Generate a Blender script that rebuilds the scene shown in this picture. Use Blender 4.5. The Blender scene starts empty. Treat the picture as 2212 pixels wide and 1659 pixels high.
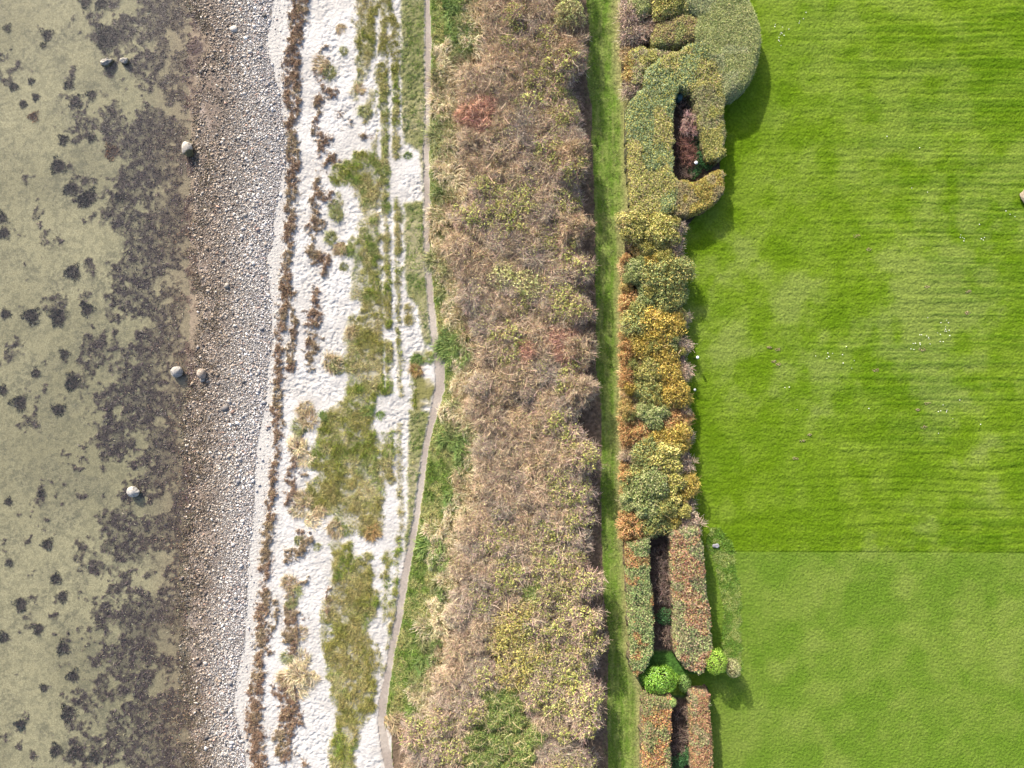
import bpy, math
import numpy as np
from mathutils import Vector

# ------------------------------------------------------------------ camera, sky, sun, exposure
SC = bpy.context.scene
COL = SC.collection
R = math.radians
CAMZ = 66.0
K = 1106.0 / (48.0 / 65.0)          # plan units per metre at one metre from the lens
cam = bpy.data.cameras.new('camera')
cam.lens = 18.0 / (48.0 / 65.0)
cam.sensor_width = 36.0
cam.clip_start = 1.0
cam.clip_end = 3000.0
camo = bpy.data.objects.new('camera', cam)
camo.location = (0, 0, CAMZ)
COL.objects.link(camo)
SC.camera = camo

SUN_EL, SUN_AZ = R(28), R(-27)
w = bpy.data.worlds.new('World')
SC.world = w
w.use_nodes = True
nt = w.node_tree
sky = nt.nodes.new('ShaderNodeTexSky')
sky.sky_type = 'NISHITA'
sky.sun_disc = False
sky.sun_elevation = SUN_EL
sky.sun_rotation = SUN_AZ
sky.dust_density = 3.0
sky.air_density = .8
sky.ozone_density = .6
nt.links.new(sky.outputs[0], nt.nodes['Background'].inputs[0])
nt.nodes['Background'].inputs[1].default_value = 0.15
sl = bpy.data.lights.new('sun', 'SUN')
sl.energy = 4.2
sl.angle = R(0.5)
sl.color = (1.0, 0.93, 0.82)
so = bpy.data.objects.new('sun', sl)
trav = Vector((math.sin(-SUN_AZ) * math.cos(SUN_EL), -math.cos(SUN_AZ) * math.cos(SUN_EL), -math.sin(SUN_EL)))
so.rotation_euler = trav.to_track_quat('-Z', 'Y').to_euler()
so.location = (-20, 40, 40)
COL.objects.link(so)
SC.view_settings.view_transform = 'Standard'
SC.view_settings.look = 'None'
SC.view_settings.exposure = 1.1
SC.view_settings.gamma = 1.0

# ------------------------------------------------------------------ numpy helpers
rng = np.random.default_rng(11)


def U(a, b, n=None):
    return rng.uniform(a, b, n)


def sstep(a, b, x):
    t = np.clip((x - a) / (b - a), 0, 1)
    return t * t * (3 - 2 * t)


_lat = np.random.default_rng(5).random((256, 256)).astype(np.float32)


def vnoise(x, y, s, seed=0):
    """smooth value noise, feature size s"""
    x = np.asarray(x) / s + seed * 17.37 + 1000
    y = np.asarray(y) / s + seed * 9.71 + 1000
    xi = np.floor(x).astype(np.int64)
    yi = np.floor(y).astype(np.int64)
    fx = (x - xi).astype(np.float32)
    fy = (y - yi).astype(np.float32)
    fx = fx * fx * (3 - 2 * fx)
    fy = fy * fy * (3 - 2 * fy)
    a = _lat[xi & 255, yi & 255]
    b = _lat[(xi + 1) & 255, yi & 255]
    c = _lat[xi & 255, (yi + 1) & 255]
    d = _lat[(xi + 1) & 255, (yi + 1) & 255]
    return (a * (1 - fx) + b * fx) * (1 - fy) + (c * (1 - fx) + d * fx) * fy


def fbm(x, y, s, o=4, seed=0):
    t = 0
    amp = 1.0
    tot = 0
    for k in range(o):
        # rotate each octave so that the lattice does not show
        ca, sa = math.cos(k * 1.1 + .4), math.sin(k * 1.1 + .4)
        t = t + amp * vnoise(x * ca - y * sa, x * sa + y * ca, s / (2 ** k), seed + k * 3)
        tot += amp
        amp *= .55
    return t / tot      # 0..1


def nrm(v):
    return v / (np.linalg.norm(v, axis=-1, keepdims=True) + 1e-9)


def mix(a, b, t):
    a = np.asarray(a, dtype=np.float32)
    b = np.asarray(b, dtype=np.float32)
    t = np.asarray(t)[..., None]
    return a * (1 - t) + b * t


# ------------------------------------------------------------------ mesh builders
def make_obj(name, verts, faces, mat, col=None, parent=None, smooth=False, nside=None):
    """faces: (n,3) or (n,4) int array or list of such"""
    me = bpy.data.meshes.new(name)
    if not isinstance(faces, list):
        faces = [faces]
    faces = [f for f in faces if len(f)]
    verts = np.ascontiguousarray(verts, dtype=np.float32)
    me.vertices.add(len(verts))
    me.vertices.foreach_set('co', verts.ravel())
    loops = np.concatenate([f.ravel() for f in faces]).astype(np.int32)
    tot = np.concatenate([np.full(len(f), f.shape[1], np.int32) for f in faces])
    start = np.concatenate([[0], np.cumsum(tot)[:-1]]).astype(np.int32)
    me.loops.add(len(loops))
    me.loops.foreach_set('vertex_index', loops)
    me.polygons.add(len(tot))
    me.polygons.foreach_set('loop_start', start)
    me.polygons.foreach_set('loop_total', tot)
    if smooth:
        me.polygons.foreach_set('use_smooth', np.ones(len(tot), dtype=bool))
    me.update(calc_edges=True)
    if col is not None:
        ca = me.color_attributes.new('Col', 'FLOAT_COLOR', 'POINT')
        c4 = np.ones((len(verts), 4), np.float32)
        c4[:, :3] = np.clip(col, 0.001, 1)
        ca.data.foreach_set('color', c4.ravel())
    me.materials.append(mat)
    o = bpy.data.objects.new(name, me)
    COL.objects.link(o)
    if parent is not None:
        o.parent = parent
    return o


def empty(name, loc=(0, 0, 0), rz=0):
    o = bpy.data.objects.new(name, None)
    o.empty_display_size = .3
    o.location = loc
    o.rotation_euler = (0, 0, rz)
    COL.objects.link(o)
    return o


def tag(o, label=None, cat=None, group=None, kind=None):
    if label:
        o['label'] = label
    if cat:
        o['category'] = cat
    if group:
        o['group'] = group
    if kind:
        o['kind'] = kind
    return o


def copy_thing(root):
    r = root.copy()
    COL.objects.link(r)
    for ch in root.children:
        c = ch.copy()
        COL.objects.link(c)
        c.parent = r
        for g in ch.children:
            d = g.copy()
            COL.objects.link(d)
            d.parent = c
    return r


def ribbons(base, d, L, W, segs=3, droop=0.0, curl=0.0, col=(.2, .2, .1), tip=None, taper=.25, flat=False):
    """n bent strips. base,d (n,3); L,W (n,). returns verts, faces, cols"""
    n = len(base)
    d = nrm(d)
    rnd = nrm(rng.normal(size=(n, 3)))
    if flat:
        side = nrm(np.cross(d, np.tile([0, 0, 1.], (n, 1)) + .5 * rnd))
    else:
        side = nrm(np.cross(d, rnd))
    cv = nrm(np.cross(d, nrm(rng.normal(size=(n, 3))))) * curl
    t = np.linspace(0, 1, segs + 1)
    L = np.broadcast_to(L, n)
    W = np.broadcast_to(W, n)
    droop = np.broadcast_to(droop, n)
    col = np.broadcast_to(np.asarray(col, np.float32), (n, 3))
    tip = col if tip is None else np.broadcast_to(np.asarray(tip, np.float32), (n, 3))
    V = np.zeros((n, segs + 1, 2, 3), np.float32)
    C = np.zeros((n, segs + 1, 2, 3), np.float32)
    for i, s in enumerate(t):
        p = base + d * (L * s)[:, None] + cv * (L * s * s)[:, None]
        p = p.copy()
        p[:, 2] -= droop * L * s * s
        hw = W * .5 * (1 - (1 - taper) * s)
        V[:, i, 0] = p - side * hw[:, None]
        V[:, i, 1] = p + side * hw[:, None]
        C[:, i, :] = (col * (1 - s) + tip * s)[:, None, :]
    idx = np.arange(n * (segs + 1) * 2).reshape(n, segs + 1, 2)
    F = np.stack([idx[:, :-1, 0], idx[:, :-1, 1], idx[:, 1:, 1], idx[:, 1:, 0]], -1).reshape(-1, 4)
    return V.reshape(-1, 3), F, C.reshape(-1, 3)


def leaves(p, nor, size, aspect=.55, col=(.1, .2, .05), tilt=.8):
    """folded pointed leaves, four verts each"""
    n = len(p)
    nor = nrm(nor + tilt * rng.normal(size=(n, 3)))
    a = nrm(np.cross(nor, rng.normal(size=(n, 3))))
    b = np.cross(nor, a)
    size = np.broadcast_to(size, n)[:, None]
    V = np.stack([p - a * size * .5, p - b * size * aspect * .5 + nor * size * .08, p + a * size * .5,
                  p + b * size * aspect * .5 + nor * size * .08], 1)
    i = np.arange(n)[:, None] * 4
    F = np.concatenate([i + [0, 1, 2], i + [0, 2, 3]], 0)
    C = np.repeat(np.broadcast_to(np.asarray(col, np.float32), (n, 3)), 4, axis=0)
    return V.reshape(-1, 3), F, C


def join(parts):
    vs, fs, cs, o = [], [], [], 0
    for v, f, c in parts:
        vs.append(v)
        fs.append(f + o)
        cs.append(c)
        o += len(v)
    return np.concatenate(vs), fs, np.concatenate(cs)


def jitter_col(c, n, v=.25, h=.08):
    c = np.asarray(c, np.float32)
    m = 1 + v * rng.normal(size=(n, 1)) * .6
    k = 1 + h * rng.normal(size=(n, 3))
    return np.clip(c * m * k, .004, .95).astype(np.float32)


def pick(cols, n, p=None):
    cols = np.asarray(cols, np.float32)
    return cols[rng.choice(len(cols), n, p=p)]


# ------------------------------------------------------------------ materials
def new_mat(name):
    m = bpy.data.materials.new(name)
    m.use_nodes = True
    nt = m.node_tree
    return m, nt, nt.nodes, nt.links, nt.nodes['Principled BSDF']


def m_attr(name, rough=.7, spec=.25, vary=.0, noise=0, nscale=8, bump=0, bscale=12, trans=0, bdist=.03, detail=4, wnoise=0):
    m, nt, N, L, B = new_mat(name)
    at = N.new('ShaderNodeAttribute')
    at.attribute_name = 'Col'
    c = at.outputs['Color']
    if wnoise:
        ge = N.new('ShaderNodeNewGeometry')
        nz = N.new('ShaderNodeTexNoise')
        nz.inputs['Scale'].default_value = .33
        nz.inputs['Detail'].default_value = 5
        L.new(ge.outputs['Position'], nz.inputs['Vector'])
        cr = N.new('ShaderNodeValToRGB')
        e = cr.color_ramp.elements
        e[0].position = .36
        e[0].color = (.90, .90, .91, 1)
        e[1].position = .64
        e[1].color = (1.05, 1.02, .97, 1)
        L.new(nz.outputs['Fac'], cr.inputs[0])
        vm = N.new('ShaderNodeVectorMath')
        vm.operation = 'MULTIPLY'
        L.new(c, vm.inputs[0])
        L.new(cr.outputs[0], vm.inputs[1])
        c = vm.outputs[0]
    if vary:
        oi = N.new('ShaderNodeObjectInfo')
        mr = N.new('ShaderNodeMapRange')
        mr.inputs[3].default_value = 1 - vary
        mr.inputs[4].default_value = 1 + vary
        L.new(oi.outputs['Random'], mr.inputs[0])
        mx = N.new('ShaderNodeVectorMath')
        mx.operation = 'SCALE'
        L.new(c, mx.inputs[0])
        L.new(mr.outputs[0], mx.inputs['Scale'])
        c = mx.outputs[0]
    tc = N.new('ShaderNodeTexCoord')
    if noise:
        nz = N.new('ShaderNodeTexNoise')
        nz.inputs['Scale'].default_value = nscale
        nz.inputs['Detail'].default_value = detail
        L.new(tc.outputs['Object'], nz.inputs['Vector'])
        mr = N.new('ShaderNodeMapRange')
        mr.inputs[1].default_value = .3
        mr.inputs[2].default_value = .7
        mr.inputs[3].default_value = 1 - noise
        mr.inputs[4].default_value = 1 + noise
        L.new(nz.outputs['Fac'], mr.inputs[0])
        mx = N.new('ShaderNodeVectorMath')
        mx.operation = 'SCALE'
        L.new(c, mx.inputs[0])
        L.new(mr.outputs[0], mx.inputs['Scale'])
        c = mx.outputs[0]
    L.new(c, B.inputs['Base Color'])
    B.inputs['Roughness'].default_value = rough
    B.inputs['Specular IOR Level'].default_value = spec
    if bump:
        nz = N.new('ShaderNodeTexNoise')
        nz.inputs['Scale'].default_value = bscale
        nz.inputs['Detail'].default_value = 3
        L.new(tc.outputs['Object'], nz.inputs['Vector'])
        bp = N.new('ShaderNodeBump')
        bp.inputs['Strength'].default_value = bump
        bp.inputs['Distance'].default_value = bdist
        L.new(nz.outputs['Fac'], bp.inputs['Height'])
        L.new(bp.outputs[0], B.inputs['Normal'])
    if trans:
        tr = N.new('ShaderNodeBsdfTranslucent')
        L.new(c, tr.inputs['Color'])
        ms = N.new('ShaderNodeMixShader')
        ms.inputs[0].default_value = trans
        L.new(B.outputs[0], ms.inputs[1])
        L.new(tr.outputs[0], ms.inputs[2])
        L.new(ms.outputs[0], N['Material Output'].inputs['Surface'])
    return m


def m_plain(name, col, rough=.6, noise=.25, nscale=6, bump=.3, bscale=10, bdist=.02, col2=None):
    m, nt, N, L, B = new_mat(name)
    tc = N.new('ShaderNodeTexCoord')
    nz = N.new('ShaderNodeTexNoise')
    nz.inputs['Scale'].default_value = nscale
    nz.inputs['Detail'].default_value = 6
    L.new(tc.outputs['Object'], nz.inputs['Vector'])
    cr = N.new('ShaderNodeValToRGB')
    c = np.array(col)
    c2 = c * (1 - noise * 1.6) if col2 is None else np.array(col2)
    cr.color_ramp.elements[0].position = .35
    cr.color_ramp.elements[1].position = .62
    cr.color_ramp.elements[0].color = (*c2, 1)
    cr.color_ramp.elements[1].color = (*c, 1)
    L.new(nz.outputs['Fac'], cr.inputs[0])
    L.new(cr.outputs[0], B.inputs['Base Color'])
    B.inputs['Roughness'].default_value = rough
    B.inputs['Specular IOR Level'].default_value = .3
    n2 = N.new('ShaderNodeTexNoise')
    n2.inputs['Scale'].default_value = bscale
    L.new(tc.outputs['Object'], n2.inputs['Vector'])
    bp = N.new('ShaderNodeBump')
    bp.inputs['Strength'].default_value = bump
    bp.inputs['Distance'].default_value = bdist
    L.new(n2.outputs['Fac'], bp.inputs['Height'])
    L.new(bp.outputs[0], B.inputs['Normal'])
    return m


MAT = dict(
    seabed=m_attr('seabed_sand', .8, .1, noise=.28, nscale=9, bump=.5, bscale=7),
    shingle=m_attr('shingle_ground', .85, .1, noise=.35, nscale=7, bump=.8, bscale=9),
    sand=m_attr('dry_sand', .95, .03, noise=.07, nscale=5, bump=1.0, bscale=4.2, bdist=.09),
    path=m_attr('trodden_earth', .9, .1, noise=.12, nscale=6, bump=.5, bscale=10),
    turf=m_attr('turf', .9, .03, noise=.3, nscale=5, bump=1.0, bscale=6, bdist=.06),
    lawn=m_attr('mown_grass', .9, .03, noise=.24, nscale=5.0, bump=1.0, bscale=4.5, bdist=.10),
    soil=m_attr('dark_soil', .95, .05, noise=.4, nscale=3, bump=1.0, bscale=5, bdist=.08),
    grass=m_attr('grass_blades', .8, .06, trans=.25),
    dry=m_attr('dry_grass_blades', .8, .1, trans=.2, vary=.15),
    leaf=m_attr('leaves', .55, .3, trans=.25, vary=.12),
    glossy=m_attr('shiny_leaves', .35, .5, trans=.2),
    twig=m_attr('bare_twigs', .85, .08, vary=.05, wnoise=1),
    weed=m_attr('wet_seaweed', .5, .3),
    wrack=m_attr('dry_wrack', .85, .1),
    pebble=m_attr('pebble_stone', .6, .3),
    hull=m_attr('hedge_inner_twigs', .95, .02, noise=.5, nscale=6, bump=1, bscale=9, bdist=.08),
)

# ------------------------------------------------------------------ the plan (2212 x 1659 survey grid, y downwards)
ZX = np.array([-900, 0, 200, 380, 418, 520, 590, 640, 800, 920, 1000, 1270, 2212, 3100.])
ZZ = np.array([-1.6, -.52, -.34, -.10, .0, .32, .52, .60, .80, .86, 1.0, 1.0, 1.0, 1.0])


def zb(dx):
    return np.interp(dx, ZX, ZZ)


def W3(dx, dy, dz=0.0):
    """plan point -> world, dz metres above the ground there"""
    z = zb(dx) + dz
    return np.array([(dx - 1106.0) * (CAMZ - z) / K, (829.5 - dy) * (CAMZ - z) / K, z])


_sx = np.linspace(-900, 3100, 4001)
_wx = (_sx - 1106.0) * (CAMZ - zb(_sx)) / K


def to_plan(x, y):
    dx = np.interp(x, _wx, _sx)
    z = zb(dx)
    return dx, 829.5 - y * K / (CAMZ - z)


MPP = 65 / K    # metres per plan unit on the land, 0.0434


def seg_dist(x, y, a, b):
    ax, ay = a
    bx, by = b
    dx, dy = bx - ax, by - ay
    t = np.clip(((x - ax) * dx + (y - ay) * dy) / (dx * dx + dy * dy + 1e-9), 0, 1)
    return np.hypot(x - ax - t * dx, y - ay - t * dy), t


def poly_sd(pts, x, y):
    """signed distance, positive inside"""
    inside = np.zeros(np.shape(x), bool)
    d = np.full(np.shape(x), 1e9)
    n = len(pts)
    for i in range(n):
        a, b = pts[i], pts[(i + 1) % n]
        dd, _ = seg_dist(x, y, a, b)
        d = np.minimum(d, dd)
        c = (a[1] > y) != (b[1] > y)
        xx = (b[0] - a[0]) * (y - a[1]) / ((b[1] - a[1]) + 1e-12) + a[0]
        inside ^= c & (x < xx)
    return np.where(inside, d, -d)


def line_sd(pts, x, y):
    """pts (x,y,width)"""
    best = np.full(np.shape(x), -1e9)
    for a, b in zip(pts[:-1], pts[1:]):
        d, t = seg_dist(x, y, a[:2], b[:2])
        best = np.maximum(best, (a[2] * (1 - t) + b[2] * t) * .5 - d)
    return best


def edge(tab, y):
    t = np.array(tab, float)
    return np.interp(y, t[:, 1], t[:, 0])


SHORE = [(415, -50), (412, 0), (440, 60), (458, 100), (440, 160), (435, 200), (430, 300), (432, 350), (424, 430), (425, 520), (420, 560), (443, 700), (432, 740), (425, 800), (418, 850), (405, 900), (408, 980), (416, 1060), (413, 1106), (410, 1180), (405, 1280), (395, 1350), (385, 1400), (400, 1480), (412, 1560), (410, 1659), (408, 1700)]
SHING_R = [(592, -50), (590, 0), (574, 100), (586, 133), (603, 200), (614, 267), (619, 333), (604, 400), (593, 467), (588, 533), (576, 553), (583, 620), (587, 753), (578, 800), (571, 886), (556, 953), (552, 1000), (548, 1106), (540, 1180), (534, 1250), (528, 1400), (514, 1450), (504, 1520), (514, 1570), (524, 1600), (534, 1659), (536, 1700)]
SCRUB_L = [(1032, -50), (1030, 0), (1024, 110), (985, 145), (970, 160), (965, 212), (980, 235), (977, 300), (966, 350), (985, 400), (975, 460), (960, 500), (958, 553), (968, 560), (986, 620), (990, 690), (1008, 750), (1000, 820), (1000, 890), (1016, 950), (1010, 1010), (1005, 1080), (1000, 1106), (985, 1130), (972, 1206), (976, 1280), (962, 1340), (950, 1400), (940, 1440), (925, 1475), (935, 1525), (940, 1550), (900, 1556), (850, 1560), (845, 1600), (850, 1659), (852, 1700)]
SCRUB_R = [(1268, -50), (1268, 0), (1274, 100), (1266, 160), (1278, 233), (1278, 300), (1284, 417), (1286, 553), (1288, 800), (1299, 886), (1299, 1106), (1303, 1270), (1316, 1390), (1312, 1500), (1312, 1700)]
BELT_L = [(1340, -50), (1340, 100), (1345, 200), (1358, 215), (1362, 450), (1345, 470), (1350, 560), (1346, 640), (1347, 700), (1347, 1100), (1350, 1170), (1357, 1200), (1363, 1400), (1380, 1465), (1388, 1500), (1390, 1700)]
BELT_R = [(1600, -50), (1612, 40), (1618, 110), (1608, 160), (1590, 190), (1556, 205), (1555, 430), (1500, 470), (1472, 500), (1474, 560), (1470, 640), (1478, 700), (1484, 860), (1490, 960), (1494, 1060), (1500, 1160), (1512, 1260), (1522, 1400), (1510, 1455), (1440, 1462), (1438, 1500), (1525, 1502), (1530, 1700)]
PATH = [(924, -60, 9), (924, 0, 9), (925, 100, 10), (924, 250, 9), (922, 333, 10), (923, 433, 10), (922, 553, 10), (928, 620, 11), (936, 703, 12), (945, 753, 14), (951, 786, 17), (951, 836, 16), (941, 880, 14), (930, 920, 11), (920, 970, 10), (911, 1036, 10), (901, 1106, 10), (890, 1173, 11), (873, 1256, 13), (860, 1340, 12), (846, 1406, 11), (835, 1473, 12), (826, 1523, 14), (826, 1573, 15), (831, 1613, 14), (841, 1659, 14), (856, 1720, 14)]
MEADOW = [
    [(766, -60), (806, -60), (816, 20), (810, 110), (793, 153), (773, 150), (770, 67)],
    [(820, -60), (842, -60), (843, 53), (833, 113), (816, 113), (820, 60)],
    [(843, 27), (856, 37), (860, 77), (843, 80)],
    [(766, 332), (796, 323), (806, 333), (820, 343), (836, 353), (840, 377), (840, 413), (820, 417), (816, 467), (786, 477), (780, 433), (753, 400), (726, 403), (713, 383), (723, 353), (766, 345)],
    [(778, 463), (820, 466), (826, 720), (848, 740), (848, 853), (812, 853), (810, 873), (800, 913), (820, 953), (820, 1003), (830, 1036), (822, 1150), (776, 1160), (765, 1106), (735, 1090), (700, 1110), (663, 1106), (660, 1046), (683, 1020), (670, 1003), (676, 970), (690, 905), (743, 863), (750, 836), (750, 786), (753, 713), (783, 680), (776, 630), (776, 553), (740, 545), (740, 530), (773, 510)],
    [(833, 933), (850, 936), (850, 1046), (826, 1020), (823, 953)],
    [(716, 1173), (753, 1166), (773, 1203), (810, 1229), (800, 1269), (820, 1286), (816, 1323), (790, 1359), (806, 1406), (813, 1433), (810, 1533), (783, 1556), (770, 1589), (755, 1700), (722, 1700), (716, 1606), (730, 1539), (713, 1499), (700, 1389), (726, 1373), (696, 1346), (696, 1329), (716, 1319), (703, 1293), (716, 1256), (720, 1223)],
    [(890, 793), (906, 788), (913, 810), (941, 840), (930, 880), (893, 892), (888, 830)],
]
MEADOW_LINES = [
    [(826, 143, 20), (830, 240, 20), (831, 333, 20), (830, 413, 18)],
    [(855, 130, 14), (855, 233, 15), (855, 300, 14), (855, 340, 13)],
    [(810, 300, 10), (810, 343, 14)],
    [(830, 420, 14), (835, 483, 16), (836, 553, 18), (838, 703, 18)],
    [(856, 433, 14), (858, 487, 14), (859, 553, 6)], [(858, 570, 14), (858, 616, 14)],
    [(881, 666, 14), (881, 693, 14)], [(858, 713, 11), (861, 753, 8)],
    [(905, 772, 18), (930, 768, 20)],
    [(838, 1193, 15), (836, 1240, 16)], [(861, 1163, 8), (858, 1220, 9), (853, 1280, 9)],
    [(853, 1283, 8), (846, 1373, 9), (836, 1473, 7)], [(793, 1203, 14), (806, 1240, 12)],
]
SPARSE_LINES = [
    [(783, 160, 18), (770, 187, 14), (766, 213, 10)], [(806, 197, 18), (796, 233, 18), (793, 263, 16)],
    [(833, 1246, 12), (833, 1340, 10)], [(865, 1106, 10), (865, 1146, 8)], [(861, 753, 9), (864, 853, 9)],
    [(861, 920, 9), (864, 1106, 9)], [(850, 100, 26), (856, 130, 20)], [(770, 540, 18), (765, 640, 16)],
    [(730, 420, 10), (735, 440, 10)], [(760, 690, 18), (745, 740, 14)], [(740, 1090, 40), (750, 1130, 50)],
    [(700, 1300, 12), (700, 1400, 14)], [(735, 1600, 14), (725, 1700, 14)], [(830, 560, 4), (862, 700, 5)],
    [(812, 1390, 8), (830, 1480, 6)], [(716, 445, 8), (730, 470, 10)], [(860, 616, 8), (862, 700, 6)],
]
VERGE_L = [  # grassy strip left of the footpath
    [(866, -60), (921, -60), (921, 440), (914, 445), (908, 330), (872, 310), (866, 250), (868, 130)],
    [(872, 440), (914, 433), (920, 553), (932, 700), (940, 745), (920, 750), (908, 700), (900, 660), (878, 640), (874, 553)],
    [(884, 885), (928, 890), (918, 960), (904, 1040), (895, 1110), (884, 1190), (876, 1216), (872, 1180), (880, 1106), (880, 1000)],
]
SAND_CUT = [[(830, 720, 4), (831, 835, 5)], [(845, 430, 8), (848, 620, 8), (852, 740, 8), (853, 860, 9)], [(814, 40, 5), (812, 120, 5)],
            [(845, 0, 4), (862, 45, 9)], [(842, 130, 7), (843, 330, 8)], [(818, 240, 7), (820, 340, 7)], [(865, 170, 5), (866, 310, 6)]]
WRACK = [  # main wrack line then scattered lumps
    [(646, -60, 40), (646, 0, 40), (641, 67, 38), (634, 107, 32), (631, 133, 38), (631, 200, 46), (632, 232, 30), (629, 267, 34), (634, 333, 30), (630, 400, 26), (627, 467, 24), (625, 533, 23), (620, 560, 26), (613, 653, 27), (605, 720, 24), (603, 790, 23), (601, 853, 22), (598, 886, 25), (599, 953, 17), (594, 1000, 15), (589, 1030, 22), (585, 1106, 20), (578, 1150, 24), (573, 1206, 30), (573, 1273, 26), (569, 1306, 34), (561, 1373, 24), (560, 1440, 26), (550, 1506, 34), (548, 1573, 36), (556, 1640, 28), (556, 1720, 28)],
    [(632, 640, 12), (634, 720, 20), (630, 760, 22), (628, 800, 14)],
    [(700, 105, 8), (706, 122, 14)], [(688, 150, 10), (700, 180, 12), (712, 205, 12)],
    [(692, 213, 16), (690, 235, 18), (686, 260, 10), (690, 285, 22), (705, 300, 24), (690, 315, 14), (682, 340, 12)],
    [(730, 245, 10), (738, 270, 9)], [(722, 330, 16), (705, 350, 18), (700, 365, 6)], [(760, 262, 5), (766, 268, 4)], [(788, 290, 4), (792, 296, 4)],
    [(686, 380, 12), (688, 420, 16), (672, 450, 18), (680, 480, 24), (692, 495, 16)], [(710, 413, 12), (713, 440, 8)],
    [(678, 500, 14), (680, 520, 14), (676, 545, 22)],
    [(682, 553, 26), (700, 562, 24), (706, 590, 9)], [(685, 625, 13), (690, 650, 9), (678, 680, 22), (690, 690, 20), (668, 710, 16), (666, 722, 13)],
    [(680, 730, 22), (672, 755, 26), (662, 765, 12), (676, 800, 8)],
    [(632, 1000, 18), (626, 1030, 16), (640, 960, 14), (628, 1090, 14)], [(652, 1024, 10), (659, 1026, 8)],
    [(655, 1150, 10), (665, 1165, 18), (650, 1180, 14), (655, 1200, 12), (625, 1210, 16), (622, 1190, 10)],
    [(660, 1240, 8), (650, 1255, 10), (618, 1250, 12), (625, 1300, 20), (632, 1340, 42), (630, 1380, 36), (632, 1400, 20)],
    [(600, 1290, 8), (595, 1340, 14), (575, 1400, 10)], [(620, 1430, 12), (640, 1450, 10)],
    [(612, 1470, 12), (625, 1510, 42), (626, 1560, 46), (616, 1590, 46), (618, 1620, 36), (625, 1635, 12)], [(650, 1640, 10), (655, 1655, 8), (640, 1630, 8)],
    [(570, 1590, 14), (560, 1659, 30)], [(598, 1480, 8), (602, 1520, 8)], [(716, 1270, 3), (706, 1320, 4)], [(714, 1630, 7), (726, 1645, 8)],
    [(700, 200, 8), (735, 195, 4)], [(728, 340, 14), (738, 350, 8)],
]
WEED_BLOBS = [(103, 75, 12, 0), (234, 80, 27, 0), (30, 188, 9, 0), (150, 182, 10, 0), (165, 222, 13, 0), (73, 252, 10, 1), (198, 205, 10, 0), (137, 302, 11, 0), (198, 298, 9, 0), (125, 358, 16, 0), (153, 408, 15, 0), (193, 424, 16, 0), (180, 434, 12, 0), (260, 428, 9, 0), (243, 328, 16, 1), (4, 470, 12, 0), (8, 503, 13, 0), (158, 588, 16, 0), (70, 683, 18, 0), (125, 685, 19, 0), (188, 668, 14, 0), (13, 678, 10, 0), (77, 805, 9, 0), (5, 843, 10, 0), (42, 870, 17, 0), (128, 885, 13, 0), (140, 765, 10, 0), (157, 826, 17, 0), (90, 1065, 8, 0), (18, 1083, 8, 0), (103, 1175, 12, 0), (45, 1305, 15, 0), (82, 1358, 12, 0), (8, 1375, 11, 0), (137, 1400, 14, 0), (122, 1250, 12, 0), (158, 1460, 13, 0), (45, 1565, 11, 2), (95, 1485, 8, 0), (148, 1540, 17, 0), (122, 1620, 13, 0), (165, 1625, 17, 0), (205, 1635, 14, 0), (135, 1290, 12, 0), (185, 5, 12, 0), (78, 210, 7, 0), (50, 225, 7, 0), (220, 8, 14, 0), (20, 1215, 7, 0), (16, 60, 8, 3), (93, 98, 5, 3), (68, 176, 6, 0)]

# rasterised masks over the plan, 2 units per cell
G0X, G0Y, GS = -120.0, -120.0, 2.0
gx = np.arange(G0X, 2340, GS)
gy = np.arange(G0Y, 1790, GS)
GX, GY = np.meshgrid(gx, gy, indexing='ij')


def paint(dst, sdf, pts, x, y, margin=14):
    p = np.array(pts, float)
    wmax = margin + (p[:, 2].max() if p.shape[1] > 2 else 0)
    i0 = max(0, int((p[:, 0].min() - wmax - G0X) / GS))
    i1 = int((p[:, 0].max() + wmax - G0X) / GS) + 2
    j0 = max(0, int((p[:, 1].min() - wmax - G0Y) / GS))
    j1 = int((p[:, 1].max() + wmax - G0Y) / GS) + 2
    s = (slice(i0, i1), slice(j0, j1))
    dst[s] = np.maximum(dst[s], sdf(pts, x[s], y[s]))


wx = GX + 9 * (fbm(GX, GY, 26, 4, 1) - .5)
wy = GY + 9 * (fbm(GX, GY, 26, 4, 2) - .5)
M_mead = np.full(GX.shape, -14.0)
for p in MEADOW:
    paint(M_mead, poly_sd, p, wx, wy)
for p in MEADOW_LINES:
    paint(M_mead, line_sd, p, wx, wy)
M_spar = np.full(GX.shape, -14.0)
for p in SPARSE_LINES:
    paint(M_spar, line_sd, p, wx, wy)
M_verL = np.full(GX.shape, -14.0)
for p in VERGE_L:
    paint(M_verL, poly_sd, p, wx, wy)
M_cut = np.full(GX.shape, -14.0)
for p in SAND_CUT:
    paint(M_cut, line_sd, p, GX + .4 * (wx - GX), GY)
M_wrk = np.full(GX.shape, -16.0)
wx2 = GX + 16 * (fbm(GX, GY, 18, 4, 3) - .5)
wy2 = GY + 16 * (fbm(GX, GY, 18, 4, 4) - .5)
paint(M_wrk, line_sd, WRACK[0], wx2, wy2)
M_w2 = np.full(GX.shape, -16.0)
for p in WRACK[1:]:
    paint(M_w2, line_sd, [(a_, b_, c_ + 5) for a_, b_, c_ in p], GX + 34 * (fbm(GX, GY, 24, 4, 5) - .5), GY + 30 * (fbm(GX, GY, 24, 4, 6) - .5))
M_wrk = np.maximum(M_wrk, M_w2 - 15 * (fbm(GX, GY, 13, 3, 15) - .42))
M_path = np.full(GX.shape, -14.0)
PATH = [(a, b, c_ * 1.3) for a, b, c_ in PATH]
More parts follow.
